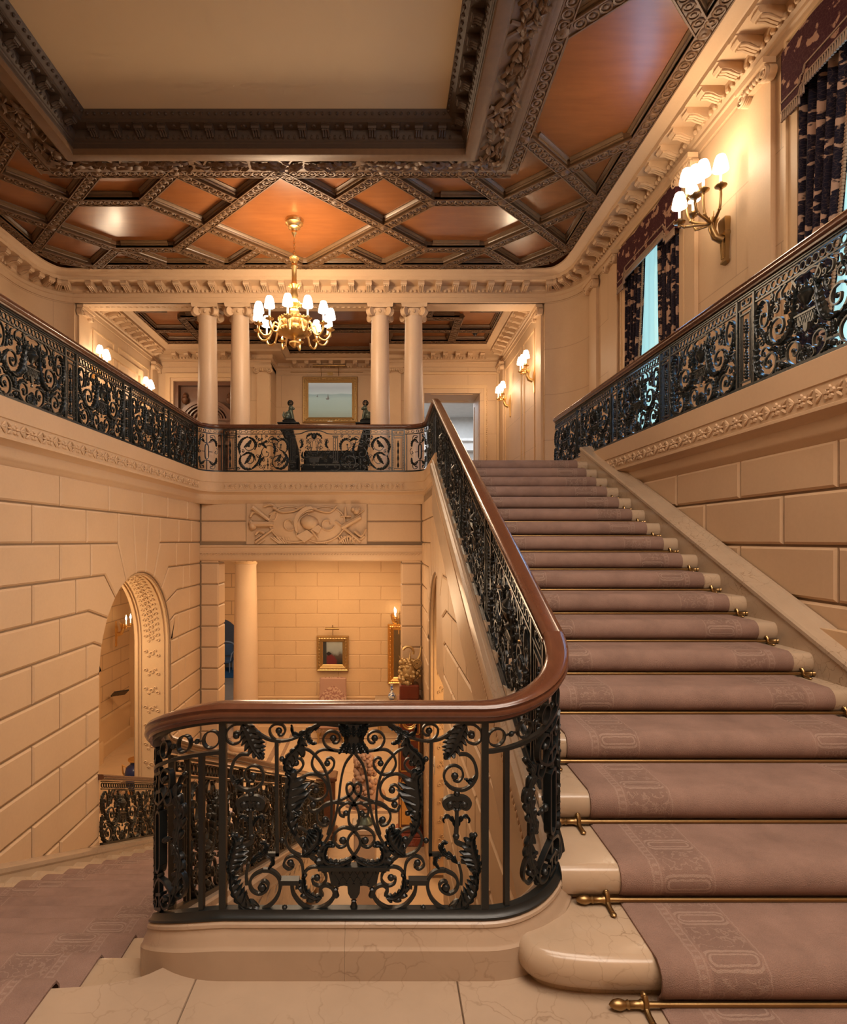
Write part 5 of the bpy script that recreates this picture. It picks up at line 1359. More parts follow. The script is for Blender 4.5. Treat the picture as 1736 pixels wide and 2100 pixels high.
for (u, v, r, s0) in ((.11,.40,.04,0.),(.22,.52,.045,2.),(.24,.36,.04,4.),(.22,.10,.035,1.),(.20,.20,.03,3.),(.47,.60,.03,.5),(.60,.60,.03,2.),(.64,.36,.035,1.),(.71,.13,.04,4.),(.72,.24,.03,0.),(.80,.52,.045,2.),(.80,.60,.03,5.),(.93,.44,.03,1.),(.90,.10,.045,3.),(.95,.26,.035,.3),(.86,.20,.03,2.),(.97,.60,.03,4.),(1.27,.60,.025,2.),(1.20,.35,.03,1.),(1.28,.07,.03,3.),(.92,.54,.03,0.),(.60,.12,.03,2.),(.66,.48,.03,2.),(.11,.52,.03,4.),(.11,.30,.035,2.),(.28,.26,.03,5.)):
    A.bar([(u+r*(1-i*.07)*cos(s0+i*.62), v+r*(1-i*.07)*sin(s0+i*.62)) for i in range(13)], .010, .013, 1, (1,.8)); A.ballat(u, v, .010)
for sp_, w in (([(.80,.40),(.86,.46),(.93,.48)],.03),([(.68,.30),(.66,.40),(.70,.50)],.03),([(.84,.25),(.90,.20),(.93,.10)],.03),([(.24,.40),(.20,.46),(.22,.56)],.028),([(.60,.52),(.66,.56),(.74,.55)],.03),([(1.06,.30),(1.12,.20),(1.17,.14)],.04),([(1.06,.54),(1.12,.46),(1.18,.42)],.04),([(.56,.30),(.60,.22),(.66,.18)],.035),([(.46,.28),(.50,.20),(.56,.16)],.035)):
    A.leaf(sp_, w, w, 4, .014)
A.done(gf, M['ironb'], 'scroll_panel')
for sg in (-1,1):
    u0 = sg*(h+.0-.115)
    P_ = pier_art(lambda u,v,n: (fcx+u0+u, YI-n, LG+v)); P_.done(gf, M['ironb'], 'panel_pier')
# curved ends
for sg in (1,-1):
    cxx = (XI-RC) if sg > 0 else (XL_+RC)
    def xfb(u,v,n):
        a = u/(RC*PI/2)*PI/2; r = RC-n
        return (cxx+sg*r*sin(a), YI-RC+r*cos(a), LG+v)
    B = Art(xfb, None); L = RC*PI/2
    for v, w_ in ((.012,.024),(.64,.012),(.72,.014)): B.bar([(L*i/6,v) for i in range(7)], w_, .02, 1)
    for i in range(6): B.ring(.045+i*.09,.68,.026,.006,.012)
    B.post(.03,.02,.64,.016,.018); B.post(L-.03,.02,.64,.016,.018); c = L/2
    B.bar([(c-.03,.24),(c-.03,.42),(c,.455),(c+.03,.42),(c+.03,.24),(c,.205),(c-.03,.24)], .011, .02, 2); B.bar([(c,.455),(c,.63)], .010,.014,1); B.bar([(c,.205),(c,.03)],.010,.014,1)
    B.bar([(c-.10,.33),(c-.03,.33)],.008,.012,1); B.bar([(c+.03,.33),(c+.10,.33)],.008,.012,1)
    for s_ in (-1,1):
        X = lambda a: c+s_*a
        B.spiral([(X(0),.47),(X(.08),.50),(X(.14),.55),(X(.12),.61),(X(.06),.60),(X(.07),.56)],(X(.09),.575),.012,.010,.016)
        B.spiral([(X(0),.19),(X(.08),.16),(X(.14),.11),(X(.12),.05),(X(.06),.06),(X(.07),.10)],(X(.09),.085),.012,.010,.016)
        B.leaf([(X(.16),.42),(X(.15),.50),(X(.10),.54),(X(.05),.50)], .03,.025,5,.014); B.leaf([(X(.16),.24),(X(.15),.16),(X(.10),.12),(X(.05),.16)], .025,.03,5,.014)
        B.spiral([(X(.16),.40),(X(.19),.36),(X(.17),.30),(X(.13),.32)],(X(.15),.34),.010,.009,.014)
    B.done(gf, M['ironb'], 'corner_panel')
farw = [(XI,YI-RC,LG+.80)]+[(p[0],p[1],LG+.80) for p in arc(XI-RC,YI-RC,RC,0,PI/2,10)[1:]]+[(p[0],p[1],LG+.80) for p in arc(XL_+RC,YI-RC,RC,PI/2,PI,10)]
mb = MB(); mb.sweep(farw, rail_prof(.05,.07)); mb.build('handrail', M['rail'], gf, 50)
# ================================================================== WINDOWS AND CURTAINS
def uvgrid(name, fn, nu, nv, su, sv, mat, parent=None, two=True):
    mb = MB(); uv = []
    rows = [[fn(i/nu, j/nv) for i in range(nu+1)] for j in range(nv+1)]
    mb.loft(rows, False, False)
    for j in range(nv+1):
        for i in range(nu+1): uv.append((i/nu*su, j/nv*sv))
    return mb.build(name, mat, parent, 60, uv=uv)
wins = ((7.8,9.5,'far'),(3.84,5.54,'near'))
for wi, (y0, y1, nm) in enumerate(wins):
    w = tag(bpy.data.objects.new('window_%d' % (wi+1), None), ('tall bright window with pale sheer, far along the right upper wall','tall bright window with pale sheer at the right edge of the photo')[wi], 'window', None, 'structure'); COL.objects.link(w)
    mb = MB()
    for a in ((y0,y0+.08),(y1-.08,y1),((y0+y1)/2-.03,(y0+y1)/2+.03)): mb.box(4.18,4.24,a[0],a[1],UF+.12,WT)
    for z in (UF+.12,3.6,4.5,5.4,WT-.06): mb.box(4.18,4.24,y0,y1,z,z+.06)
    mb.build('window_frame', M['white'], w, 0)
    uvgrid('sheer', lambda a,b: (4.06+.02*sin(a*60), y0+(y1-y0)*a, UF+.14+(WT-UF-.15)*b), 80, 2, 1, 1, M['sheer'], w)
    # drapes
    def drape(ya, yb, yc, yd, lab, ph):
        # ya..yb at the head, yc..yd at the foot
        def fn(a, b):
            t = 1-b; top = ya+(yb-ya)*a; bot = yc+(yd-yc)*a
            k = min(1, t*1.15); y = top+(bot-top)*k**1.4
            return (3.90+.035*sin(a*34+ph)+.012*sin(a*71), y, UF+.02+(WT-.12-UF)*b)
        o = uvgrid('curtain', fn, 60, 16, .9, 4.2, M['curtain']); tag(o, lab, 'curtain')
        return o
    L1 = 'dark damask curtain with cream pattern on the %s side of the %s window'
    c1 = drape(y1+.06, y1-.64, y1+.06, y1-.30, L1 % ('far',nm), .3)
    c2_ = drape(y0+.60, y0-.06, y0+.50, y0-.06, L1 % ('near',nm), 1.7)
    mb = MB()
    for i in range(120):
        b = i/119; t = 1-b; k = min(1,t*1.15)**1.4; y = (y1-.64)+(.34)*k
        mb.ball((3.885, y-.012, UF+.05+(WT-.2-UF)*b), .018, 5, 4, 1, 1.2, 1)
    mb.build('fringe', M['trimm'], c1)
    va = thing('valance', 'dark damask pelmet with cream fringe over the %s window' % nm, 'valance', (0,0,0))
    def zbot(a): return 5.72 if .16 < a < .84 else (5.66 if .13 < a < .87 else 5.60)
    def fv(a, b):
        zt = WT+.02+.05*abs(sin(a*9))*.6
        return (3.79, y1+.10-(y1-y0+.2)*a, zbot(a)+(zt-zbot(a))*b)
    uvgrid('pelmet_cloth', fv, 72, 2, 1.6, .5, M['valance'], va)
    mb = MB(); mb.box(3.79,3.92,y1+.095,y1+.105,5.60,WT); mb.box(3.79,3.92,y0-.105,y0-.095,5.60,WT); mb.build('pelmet_return', M['valance'], va, 0)
    mb = MB()
    for i in range(66):
        a = (i+.5)/66; y = y1+.10-(y1-y0+.2)*a; z = zbot(a)
        mb.tube([(3.787,y,z+.01),(3.787,y,z-.045),(3.785,y,z-.085)], lambda t: .006+.006*t, 5)
    for i in range(71):
        a0_, a1_ = i/71, (i+1)/71
        for dz in (0,.09): mb.tube([(3.785,y1+.10-(y1-y0+.2)*a,zbot(a)+.012+dz) for a in (a0_,a1_)], .009, 5)
    mb.build('tassel_fringe', M['trimm'], va)

# ================================================================== COLUMNS
def column(name, label, x, y, z0, z1, r, capital, group=None):
    t = thing(name, label, 'column', (x,y,z0)); H = z1-z0
    mb = MB(); hb = r*1.2
    mb.lathe([(r*1.35,0),(r*1.35,.09),(r*1.4,.10),(r*1.42,.14),(r*1.36,.18),(r*1.2,.19),(r*1.16,.23),(r*1.24,.25),(r*1.26,.28),(r*1.2,.31),(r*1.08,.32),(r,.36)], (0,0,0), 32)
    mb.box(-r*1.45,r*1.45,-r*1.45,r*1.45,-.002,.07); mb.build('base', M['colm'], t, 40)
    mb = MB(); ht = H-(.22 if capital == 'ionic' else .3)
    mb.lathe([(r,.35),(r*.995,H*.3),(r*.96,H*.55),(r*.90,H*.8),(r*.85,ht-.04),(r*.88,ht-.02),(r*.88,ht)], (0,0,0), 40); mb.build('shaft', M['colm'], t, 60)
    mb = MB()
    if capital == 'ionic':
        rr = r*.86
        mb.lathe([(rr,ht-.01),(rr*1.06,ht+.02),(rr*1.25,ht+.07),(rr*1.3,ht+.12),(rr*1.1,ht+.14)], (0,0,0), 24)
        for i in range(12): a = 2*PI*i/12; mb.ball((rr*1.2*cos(a),rr*1.2*sin(a),ht+.07), .032, 6, 5, 1, 1, 1.3)
        for k in range(4):
            a = PI/4+k*PI/2; d = Vector((cos(a),sin(a),0)); s_ = Vector((-sin(a),cos(a),0))
            for sg in (-1,1):
                o = d*rr*1.52+Vector((0,0,ht+.055)); pts = []
                for i in range(20):
                    b = i*.6; q = .088*(1-i/24); pts.append(tuple(o+d*(-q*sin(b)*-.9)+s_*sg*(.045-.001*i)+Vector((0,0,q*cos(b)))))
                mb.tube(pts, .017, 5)
            dd = [o+(d*cos(b)+Vector((0,0,1))*sin(b))*.08 for b in [i*PI/7 for i in range(14)]]
            mb.loft([[tuple(p-s_*.05-(s_*0)) for p in dd],[tuple(p+s_*.05) for p in dd]], True, True)
        mb.loft([[(sx*rr*q,sy*rr*q,z) for sx,sy in ((-1.42,-1.42),(0,-1.2),(1.42,-1.42),(1.2,0),(1.42,1.42),(0,1.2),(-1.42,1.42),(-1.2,0))] for q, z in ((1,ht+.14),(1.03,ht+.16),(1.06,H))], True, True)
    else:
        mb.lathe([(r*.88,ht),(r*.94,ht+.01),(r*.94,ht+.03),(r*.86,ht+.04),(r*.86,ht+.14),(r*.95,ht+.15),(r*1.1,ht+.2),(r*1.15,ht+.22)], (0,0,0), 32)
        for i in range(10): a = 2*PI*i/10; mb.ball((r*.87*cos(a),r*.87*sin(a),ht+.09), .03, 6, 5)
        mb.box(-r*1.25,r*1.25,-r*1.25,r*1.25,ht+.22,H)
    mb.build('capital', M['lime'] if capital == 'ionic' else M['limelit'], t, 40)
    return t
for x, lb in ((-3.61,'outer column of the left pair behind the balcony rail, smooth limestone'),(-2.94,'inner column of the left pair behind the balcony rail, smooth limestone'),(-.06,'inner column of the right pair behind the balcony rail, smooth limestone'),(.63,'outer column of the right pair behind the balcony rail, smooth limestone')):
    t = column('ionic_column', lb, x, 12.21, UF, 6.34, .205, 'ionic'); t['group'] = 'upstairs columns with scrolled capitals'; t['kind'] = 'thing'
t = column('round_column', 'tall round stone column on the ground floor beyond the wide opening', -3.24, 14.0, GF, 1.28, .285, 'doric'); t['kind'] = 'thing'

# ================================================================== LIGHT FITTINGS
def shade_mesh(mb, c, s=1.):
    mb.lathe([(.085*s,0),(.086*s,.01*s),(.078*s,.06*s),(.066*s,.12*s),(.050*s,.165*s),(.042*s,.175*s),(.040*s,.17*s),(.062*s,.11*s),(.075*s,.05*s),(.081*s,.008*s)], c, 14)
def candle_arm(parent, pts, cup, s=1., shade=True, mat='gilt'):
    arm = MB(); arm.tube(smooth_pts(pts,4), .016*s, 8)
    x, y, z = cup
    arm.lathe([(.006,-.05*s),(.02*s,-.03*s),(.014*s,-.015*s),(.03*s,-.008*s),(.066*s,.004*s),(.07*s,.014*s),(.03*s,.016*s),(.022*s,.03*s),(.026*s,.05*s),(.016*s,.056*s)], (x,y,z), 12)
    mid = pts[len(pts)//2]; arm.ball(mid, .022*s, 7, 5)
    a = arm.build('arm', M[mat], parent, 50)
    cm = MB(); cm.lathe([(.015*s,0),(.015*s,.17*s if shade else .11*s)], (x,y,z+.05*s), 8); cm.build('candle', M['wax'], a, 50)
    if shade:
        sm = MB(); shade_mesh(sm, (x,y,z+.19*s), s); sm.build('lamp_shade', M['shade'], a, 50)
    else:
        sm = MB(); sm.lathe([(.008*s,0),(.022*s,.03*s),(.024*s,.05*s),(.014*s,.09*s),(.002*s,.13*s)], (x,y,z+.155*s), 8); sm.build('bulb', M['flame'], a, 50)
    return a
ch = thing('chandelier', 'gilt bronze chandelier with a ring of small lit shades hanging from the wooden ceiling', 'chandelier', (CX, 9.95, 0))
mb = MB(); mb.lathe([(.155,6.92),(.155,6.90),(.14,6.87),(.15,6.855),(.12,6.83),(.10,6.80),(.105,6.785),(.06,6.76),(.045,6.72),(.05,6.70),(.02,6.66),(.012,6.62)], (0,0,0), 24); mb.build('ceiling_rose', M['gilt'], ch, 50)
mb = MB()
for i in range(7):
    z = 6.60-i*.046; ax = i % 2
    mb.tube([((.017*cos(a) if ax else 0),(0 if ax else .017*cos(a)),z+.034*sin(a)) for a in [j*PI/5 for j in range(10)]], .005, 5, True)
mb.build('chain', M['gilt'], ch, 50)
mb = MB(); mb.lathe([(.02,6.31),(.06,6.30),(.085,6.28),(.05,6.24),(.04,6.18),(.058,6.16),(.058,6.13),(.042,6.11),(.04,5.88),(.05,5.86),(.075,5.83),(.06,5.78),(.05,5.72),(.07,5.65),(.055,5.60),(.06,5.55),(.10,5.52),(.12,5.50),(.06,5.47),(.05,5.44),(.08,5.40),(.095,5.34),(.09,5.30),(.12,5.27),(.20,5.26),(.25,5.25),(.255,5.22),(.235,5.21),(.24,5.12),(.27,5.09),(.285,5.06),(.275,5.03),(.24,5.015),(.20,4.985),(.14,4.96),(.06,4.95),(.035,4.92),(.05,4.89),(.085,4.87),(.09,4.84),(.05,4.80),(.02,4.775)], (0,0,0), 28); mb.build('stem', M['gilt'], ch, 50)
mb = MB()
for i in range(24):
    a = 2*PI*i/24; c_ = Vector((cos(a),sin(a),0)); mb.tube([tuple(c_*.24+Vector((0,0,5.22))),tuple(c_*.262+Vector((0,0,5.26)))], .016, 5); mb.ball(tuple(c_*.272+Vector((0,0,5.03))), .02, 6, 4, 1, 1, 1.3)
for zz, rr_, n_ in ((6.27,.075,10),(5.82,.10,8),(5.51,.15,8)):
    for i in range(n_):
        a = 2*PI*i/n_; c_ = Vector((cos(a),sin(a),0)); mb.tube([tuple(c_*.04+Vector((0,0,zz-.06))),tuple(c_*rr_*.8+Vector((0,0,zz))),tuple(c_*rr_+Vector((0,0,zz-.012)))], .014, 5)
mb.build('leaf_collar', M['gilt'], ch, 50)
for i in range(12):
    a = -PI/2-.02+2*PI*i/12; d = lambda r, z: (r*cos(a), r*sin(a), z)
    A_ = candle_arm(ch, [d(.25,5.10),d(.34,5.14),d(.38,5.04),d(.43,4.93),d(.53,4.90),d(.60,4.97),d(.61,5.04)], d(.61,5.06))
def sconce(label, x, y, z, s_, arms, sc=1., mat='brass', shade=True, plate=True, group=None):
    t = thing('wall_sconce', label, 'wall light', (x,y,z), 0, group)
    mb = MB()
    o = lambda a: s_*a*sc
    if plate:
        mb.loft([[(o(q),yy*sc,zz*sc) for q,yy in ((0,-w_),(d_,-w_),(d_,w_),(0,w_))] for zz,w_,d_ in ((-.33,.035,.02),(-.31,.055,.05),(-.29,.055,.05),(-.285,.04,.04),(-.02,.055,.055),(.0,.07,.07),(.02,.07,.07),(.03,.06,.06),(.16,.07,.07),(.19,.06,.06),(.21,.03,.02))], True, True)
        for k in (-1,0,1): mb.tube([(o(.055),k*.022*sc,-.27*sc),(o(.068),k*.026*sc,-.04*sc)], .007*sc, 5)
    else:
        mb.loft([[(o(q),yy*sc,zz*sc) for q,yy in ((0,-w_),(d_,-w_),(d_,w_),(0,w_))] for zz,w_,d_ in ((-.34,.01,.02),(-.32,.03,.03),(-.2,.02,.03),(.05,.035,.05),(.12,.03,.04),(.2,.012,.02),(.24,.02,.025),(.27,.004,.01))], True, True)
    fixn(mb.build('back_plate', M[mat], t, 40))
    mb = MB(); mb.tube([(o(.06),0,-.05*sc),(o(.14),0,-.02*sc),(o(.18),0,.08*sc),(o(.17),0,.20*sc)], lambda q: (.05-.02*q)*sc, 8)
    for k in range(10):
        a = 2*PI*k/10; mb.tube([(o(.15),0,.0),(o(.17+.04*cos(a)),.04*sc*sin(a),.12*sc),(o(.17+.07*cos(a)),.07*sc*sin(a),(.18+.03*(k%3))*sc)], lambda q: (.016*(1-q*.7))*sc, 5)
    mb.build('acanthus_stem', M[mat], t, 50)
    for ox, oy, oz in arms:
        p0 = (o(.17),0,.12*sc); cup = (o(ox),oy*sc,oz*sc)
        candle_arm(t, [p0,(o(.17+(ox-.17)*.45),oy*.45*sc,.12*sc+(oz-.12)*.12*sc),(o(.17+(ox-.17)*.85),oy*.85*sc,.12*sc+(oz-.12)*.30*sc-.015),(o(ox),oy*sc,(.12+(oz-.12)*.62)*sc),(o(ox),oy*sc,oz*sc-.045*sc)], cup, sc*.95, shade, mat)
    return t
sconce('large brass wall sconce with six lit shades between the two curtained windows', WALLR, 6.75, 5.02, -1, [(.20,-.22,.42),(.31,-.07,.46),(.40,.12,.48),(.46,-.18,.33),(.52,.05,.16),(.26,.25,.36)], 1.0)
for x, s_, nm in ((BR,-1,'right'),(BL,1,'left')):
    for y, nd in ((12.75,'nearer'),(15.2,'farther')):
        sconce('%s gilt wall sconce with lit shades on the %s wall behind the columns' % (nd,nm), x, y, 5.02 if s_ < 0 else 5.13, s_, [(.24,-.15,.24),(.24,.15,.24),(.33,0,.14)], .95, 'gilt', True, False)
sconce('lit gilt sconce on the pilaster beyond the left arch', -6.27, 13.9, -.62, 1, [(.30,-.12,.15),(.30,.12,.15)], 1., 'gilt', False, False)
sconce('lit gilt sconce over the gilded mirror on the ground floor', .42, VY-.01, -.55, -1, [(.12,-.18,.12),(.10,-.30,.10)], 1., 'gilt', False, False)
sconce('lit gilt sconce seen past the ground floor column', -4.62, 16.6, -.30, 1, [(.25,-.12,.15),(.25,.12,.15),(.3,0,.1)], 1., 'gilt', False, False)

# ================================================================== UPSTAIRS FURNISHINGS
def frame_pic(name, label, cat, cx, y, z0, z1, w, fw, mat, pic, depth=.09):
    t = thing(name, label, cat, (cx,y,(z0+z1)/2)); hw, hh = w/2, (z1-z0)/2
    path = [(-hw,-hh),(hw,-hh),(hw,hh),(-hw,hh)]
    mb = MB()
    prof = [(0,0),(0,depth*.7),(fw*.12,depth),(fw*.3,depth*.8),(fw*.45,depth*.95),(fw*.6,depth*.7),(fw*.75,depth*.45),(fw*.82,depth*.55),(fw,depth*.3),(fw,0)]
    rg = []
    for (x,z) in path:
        sx, sz = (1 if x > 0 else -1), (1 if z > 0 else -1)
        rg.append([(x-sx*o_,-d,z-sz*o_) for o_, d in prof])
    mb.loft(rg, True, False, True)
    nb = int((w+z1-z0)*2/.09)
    for i in range(nb):
        q = i/nb*4; k = int(q); f_ = q-k; a = path[k]; b = path[(k+1)%4]; x = a[0]+(b[0]-a[0])*f_; z = a[1]+(b[1]-a[1])*f_
        mb.ball((x*(1-fw*.42/hw),-depth*.92,z*(1-fw*.42/hh)), fw*.13, 6, 4)
    fixn(mb.build('frame', M[mat], t, 40))
    iw, ih = hw-fw*.95, hh-fw*.95
    uvgrid('canvas', lambda a,b: (-iw+2*iw*a,-.02,-ih+2*ih*b), 1, 1, 1, 1, M[pic], t)
    return t
p = frame_pic('framed_seascape', 'gilt framed grey green seascape hanging between the columns upstairs', 'painting', -1.53, AY, 4.93, 6.27, 1.60, .17, 'giltm', 'sea')
mb = MB(); mb.tube([(-.47,-.30,.92),(.47,-.30,.92)], .03, 8); mb.tube([(-.25,-.02,.70),(-.25,-.26,.92)], .008, 5); mb.tube([(.25,-.02,.70),(.25,-.26,.92)], .008, 5); mb.build('picture_light', M['brass'], p, 50)
mb = MB(); mb.tube([(-1.15,-.02,.81),(.95,-.02,.81)], .012, 6); mb.box(-.08,.08,-.03,0,.72,.81); mb.build('hanging_rail', M['brass'], p, 0)
mb = MB(); mb.box(-.07,.07,-.095,-.075,-.645,-.615); mb.build('name_plate', M['wheat'], p, 0)
# a boat shape on the sea, painted flat
mb = MB()
for x, z, s_ in ((-.08,.10,1.),(-.38,.13,.5)):
    mb.prism([(x-.05*s_,z-.05*s_),(x+.06*s_,z-.05*s_),(x+.04*s_,z-.085*s_),(x-.03*s_,z-.085*s_)], lambda a,b: (a,-.022,b), lambda a,b: (a,-.024,b)); mb.prism([(x,z-.05*s_),(x+.01*s_,z+.09*s_),(x+.045*s_,z-.045*s_)], lambda a,b: (a,-.022,b), lambda a,b: (a,-.024,b))
mb.build('painted_boat', M['blueg'], p, 0)
# lion dogs on dark stands
def dog(x, sg, label):
    t = thing('lion_dog_figure', label, 'statuette', (x, 13.3, 4.16), 0, 'pair of green lion dogs')
    mb = MB(); mb.bbox(-.19,.19,-.14,.14,0,.09,.01); mb.bbox(-.16,.16,-.12,.12,.09,.12,.01); mb.build('plinth', M['black'], t, 0)
    mb = MB(); f_ = sg
    mb.ball((-.04*f_,0,.24), .125, 12, 8, .95, .8, 1.1); mb.ball((.03*f_,0,.36), .085, 10, 8); mb.tube([(.05*f_,-.05,.38),(.09*f_,-.06,.24),(.11*f_,-.06,.13),(.14*f_,-.06,.13)], lambda q: .045-.012*q, 8); mb.tube([(.05*f_,.05,.38),(.09*f_,.06,.24),(.11*f_,.06,.13),(.14*f_,.06,.13)], lambda q: .045-.012*q, 8)
    mb.ball((-.06*f_,-.09,.18), .07, 8, 6, 1.2, .8, 1); mb.ball((-.06*f_,.09,.18), .07, 8, 6, 1.2, .8, 1); mb.ball((.05*f_,0,.47), .08, 10, 8); mb.ball((.12*f_,0,.45), .045, 8, 6); mb.tube([(-.14*f_,0,.17),(-.19*f_,0,.26),(-.16*f_,0,.36)], lambda q: .05-.03*q, 8)
    for yy in (-.05,.05): mb.ball((.02*f_,yy,.53), .025, 6, 5)
    mb.build('body', M['bronze'], t, 60)
    mb = MB()
    for k in range(5):   # openwork globe on the head
        a = k*PI/5; mb.tube([(.03*f_+.085*cos(b)*cos(a),.085*cos(b)*sin(a),.62+.085*sin(b)) for b in [j*PI/8 for j in range(16)]], .009, 5, True)
    for z_ in (-.05,0,.05): mb.tube([(.03*f_+math.sqrt(.0072-z_*z_)*cos(b),math.sqrt(.0072-z_*z_)*sin(b),.62+z_) for b in [j*PI/8 for j in range(16)]], .007, 5, True)
    mb.build('openwork_globe', M['black'], t, 50); t.scale = (.74,.74,.74)
    return t
DXL, DXR = -2.10, -.37
dog(DXL, 1, 'green lion dog figure with openwork globe, left of the seascape'); dog(DXR, -1, 'green lion dog figure with openwork globe, partly behind the column right of the seascape')
for x, sg, lb in ((DXL,1,'black curved lacquer stand under the lion dog left of the seascape'),(DXR,-1,'black curved lacquer stand under the lion dog right of the seascape')):
    mb = MB()
    path = smooth_pts([(-.05,0),(.10,.25),(.20,.6),(.18,.95),(.02,1.25),(-.12,1.45),(-.06,1.56)],4)
    rg = []
    for i, (dx, z) in enumerate(path):
        q = i/(len(path)-1); w_ = .17-.06*sin(PI*q)+(.10 if q < .1 else 0)
        rg.append([(x+sg*dx*.55+a*w_,13.3+b*.16,UF+z*1.02) for a,b in ((-1,-.6),(-.6,-1),(.6,-1),(1,-.6),(1,.6),(.6,1),(-.6,1),(-1,.6))])
    mb.loft(rg, True, True); mb.bbox(x-.24,x+.24,13.1,13.5,4.12,4.16,.01); mb.bbox(x-.36,x+.36,13.05,13.55,UF,UF+.12,.02)
    o = fixn(mb.build('figure_stand', M['black'], None, 40)); tag(o, lb, 'stand', 'pair of black stands')
be = thing('black_bench', 'low black upholstered bench behind the middle of the balcony rail', 'bench', (-1.05, 13.0, UF))
mb = MB(); mb.bbox(-.72,.72,-.3,.3,.38,.62,.04); mb.build('seat', M['black'], be, 30)
mb = MB(); mb.bbox(-.72,.72,.22,.32,.6,.98,.04); mb.build('backrest', M['black'], be, 30)
for x in (-.64,.64):
    for y in (-.24,.24):
        mb = MB(); mb.lathe([(.03,0),(.045,.05),(.03,.2),(.05,.38)], (x,y,0), 8); mb.build('leg', M['black'], be, 40)
# carved walnut doorcase on the left
dc = tag(bpy.data.objects.new('door_1', None), 'carved walnut door with arched pediment behind the left columns', 'door', None, 'structure'); COL.objects.link(dc)
mb = MB(); mb.box(LX0,LX1,BY+.30,BY+.36,UF,LZ); mb.build('door_panel', M['doorw'], dc, 0)
lc = (LX0+LX1)/2
mb = MB()
for a in ((LX0,LX0+.10),(LX1-.10,LX1)): mb.box(a[0],a[1],BY+.1,BY+.34,UF,LZ)
mb.box(LX0+.1,LX1-.1,BY+.1,BY+.34,LZ-.1,LZ)
mb.box(LX0+.15,LX1-.15,BY+.1,BY+.3,4.75,4.86); mb.box(LX0+.2,LX1-.2,BY+.14,BY+.3,4.2,4.3); mb.box(LX0+.05,LX1-.05,BY+.06,BY+.3,4.86,4.92)
for r_, w_, d_ in ((.70,.06,.05),(.60,.03,.10),(.50,.02,.14)):
    rg = []
    for i in range(17):
        a = PI*i/16; rg.append([(lc+q*cos(a),yy,4.9+q*.72*sin(a)) for q, yy in ((r_-w_,BY+.3),(r_-w_,BY+d_),(r_+w_,BY+d_),(r_+w_,BY+.3))])
    mb.loft(rg, True, True)
for x in (lc-.62,lc-.45,lc+.45,lc+.62): mb.lathe([(.06,0),(.07,.05),(.05,.08),(.05,1.4),(.07,1.45),(.08,1.52)], (x,BY+.2,UF+.7), 10)
for i in range(26):
    a = PI*(i+.5)/26; mb.ball((lc+.40*cos(a),BY+.26,4.93+.28*sin(a)), .05, 6, 5); mb.ball((LX0+.25+i*.05,BY+.14,4.52+.05*sin(i*1.9)), .045, 6, 5)
mb.lathe([(.03,0),(.08,.05),(.10,.14),(.05,.2),(.07,.24),(.02,.32)], (lc-.62,BY+.2,5.35), 10); mb.lathe([(.03,0),(.08,.05),(.10,.14),(.05,.2),(.07,.24),(.02,.32)], (lc+.62,BY+.2,5.35), 10)
mb.build('carved_pediment', M['doorw'], dc, 40)
d2 = tag(bpy.data.objects.new('door_2', None), 'deep panelled stone doorway to the cooler lit room on the right upstairs', 'doorway', None, 'structure'); COL.objects.link(d2)
mb = MB(); mb.box(DX0,DX0+.02,BY,BY+1.2,UF,DZ); mb.box(DX1-.02,DX1,BY,BY+1.2,UF,DZ); mb.box(DX0,DX1,BY,BY+1.2,DZ-.02,DZ)
for y0_, y1_ in ((BY+.12,BY+.16),(BY+.95,BY+1.0)): mb.box(DX1-.035,DX1-.02,y0_,y1_,UF+.3,DZ-.2); mb.box(DX0+.2,DX1-.2,y0_,y1_,DZ-.035,DZ-.02)
mb.build('door_lining', M['limeup'], d2, 0)
mb = MB(); mb.lathe([(.09,0),(.085,-.03),(.05,-.05),(.05,-.07),(.03,-.10),(.004,-.11)], (2.38,15.33,CZ+.13), 14); o = mb.build('smoke_detector', M['steel'], None, 50); tag(o, 'small dark round detector on the square ceiling panel behind the right columns', 'detector')
# ================================================================== GROUND FLOOR FURNISHINGS
p = frame_pic('framed_painting', 'small dark figure painting in a heavy gilt frame on the ground floor wall', 'painting', -1.295, VY, -1.82, -.92, .82, .16, 'giltm', 'inter', .11)
mb = MB(); mb.tube([(-.18,-.24,.66),(.18,-.24,.66)], .028, 8); mb.tube([(0,-.0,.44),(0,-.02,.72),(0,-.2,.72)], .008, 5); mb.build('picture_light', M['brass'], p, 50)
chx = -1.27; chr_ = thing('tapestry_chair', 'high backed chair in pale floral tapestry below the small framed painting', 'chair', (chx, 14.75, GF))
uvgrid('backrest', lambda a,b: (-.34+.68*a, .22+.10*b-.03*sin(PI*a), .48+.98*b+.03*sin(PI*a)*(b>.9)), 12, 12, 1, 1.3, M['tap'], chr_)
mb = MB(); mb.bbox(-.34,.34,.27,.36,.48,1.46,.02); mb.build('back_frame', M['tap'], chr_, 30)
mb = MB(); mb.bbox(-.36,.36,-.36,.30,.36,.50,.03); mb.build('seat', M['tap'], chr_, 30)
mb = MB()
for i in range(36): mb.tube([(-.35+i*.02,-.362,.36),(-.35+i*.02,-.362,.28)], .008, 5)
mb.build('seat_fringe', M['trimm'], chr_, 40)
for x in (-.31,.31):
    for y in (-.3,.27):
        mb = MB(); mb.tube([(x,y,.38),(x*1.03,y,.25),(x*.97,y,.12),(x*1.05,y-.02,.0)], lambda q: .032-.01*q, 8); mb.build('leg', M['giltm'], chr_, 50)
ct = thing('console_table', 'gilt console table with pale marble top under the gilded mirror', 'table', (.32, 15.0, GF))
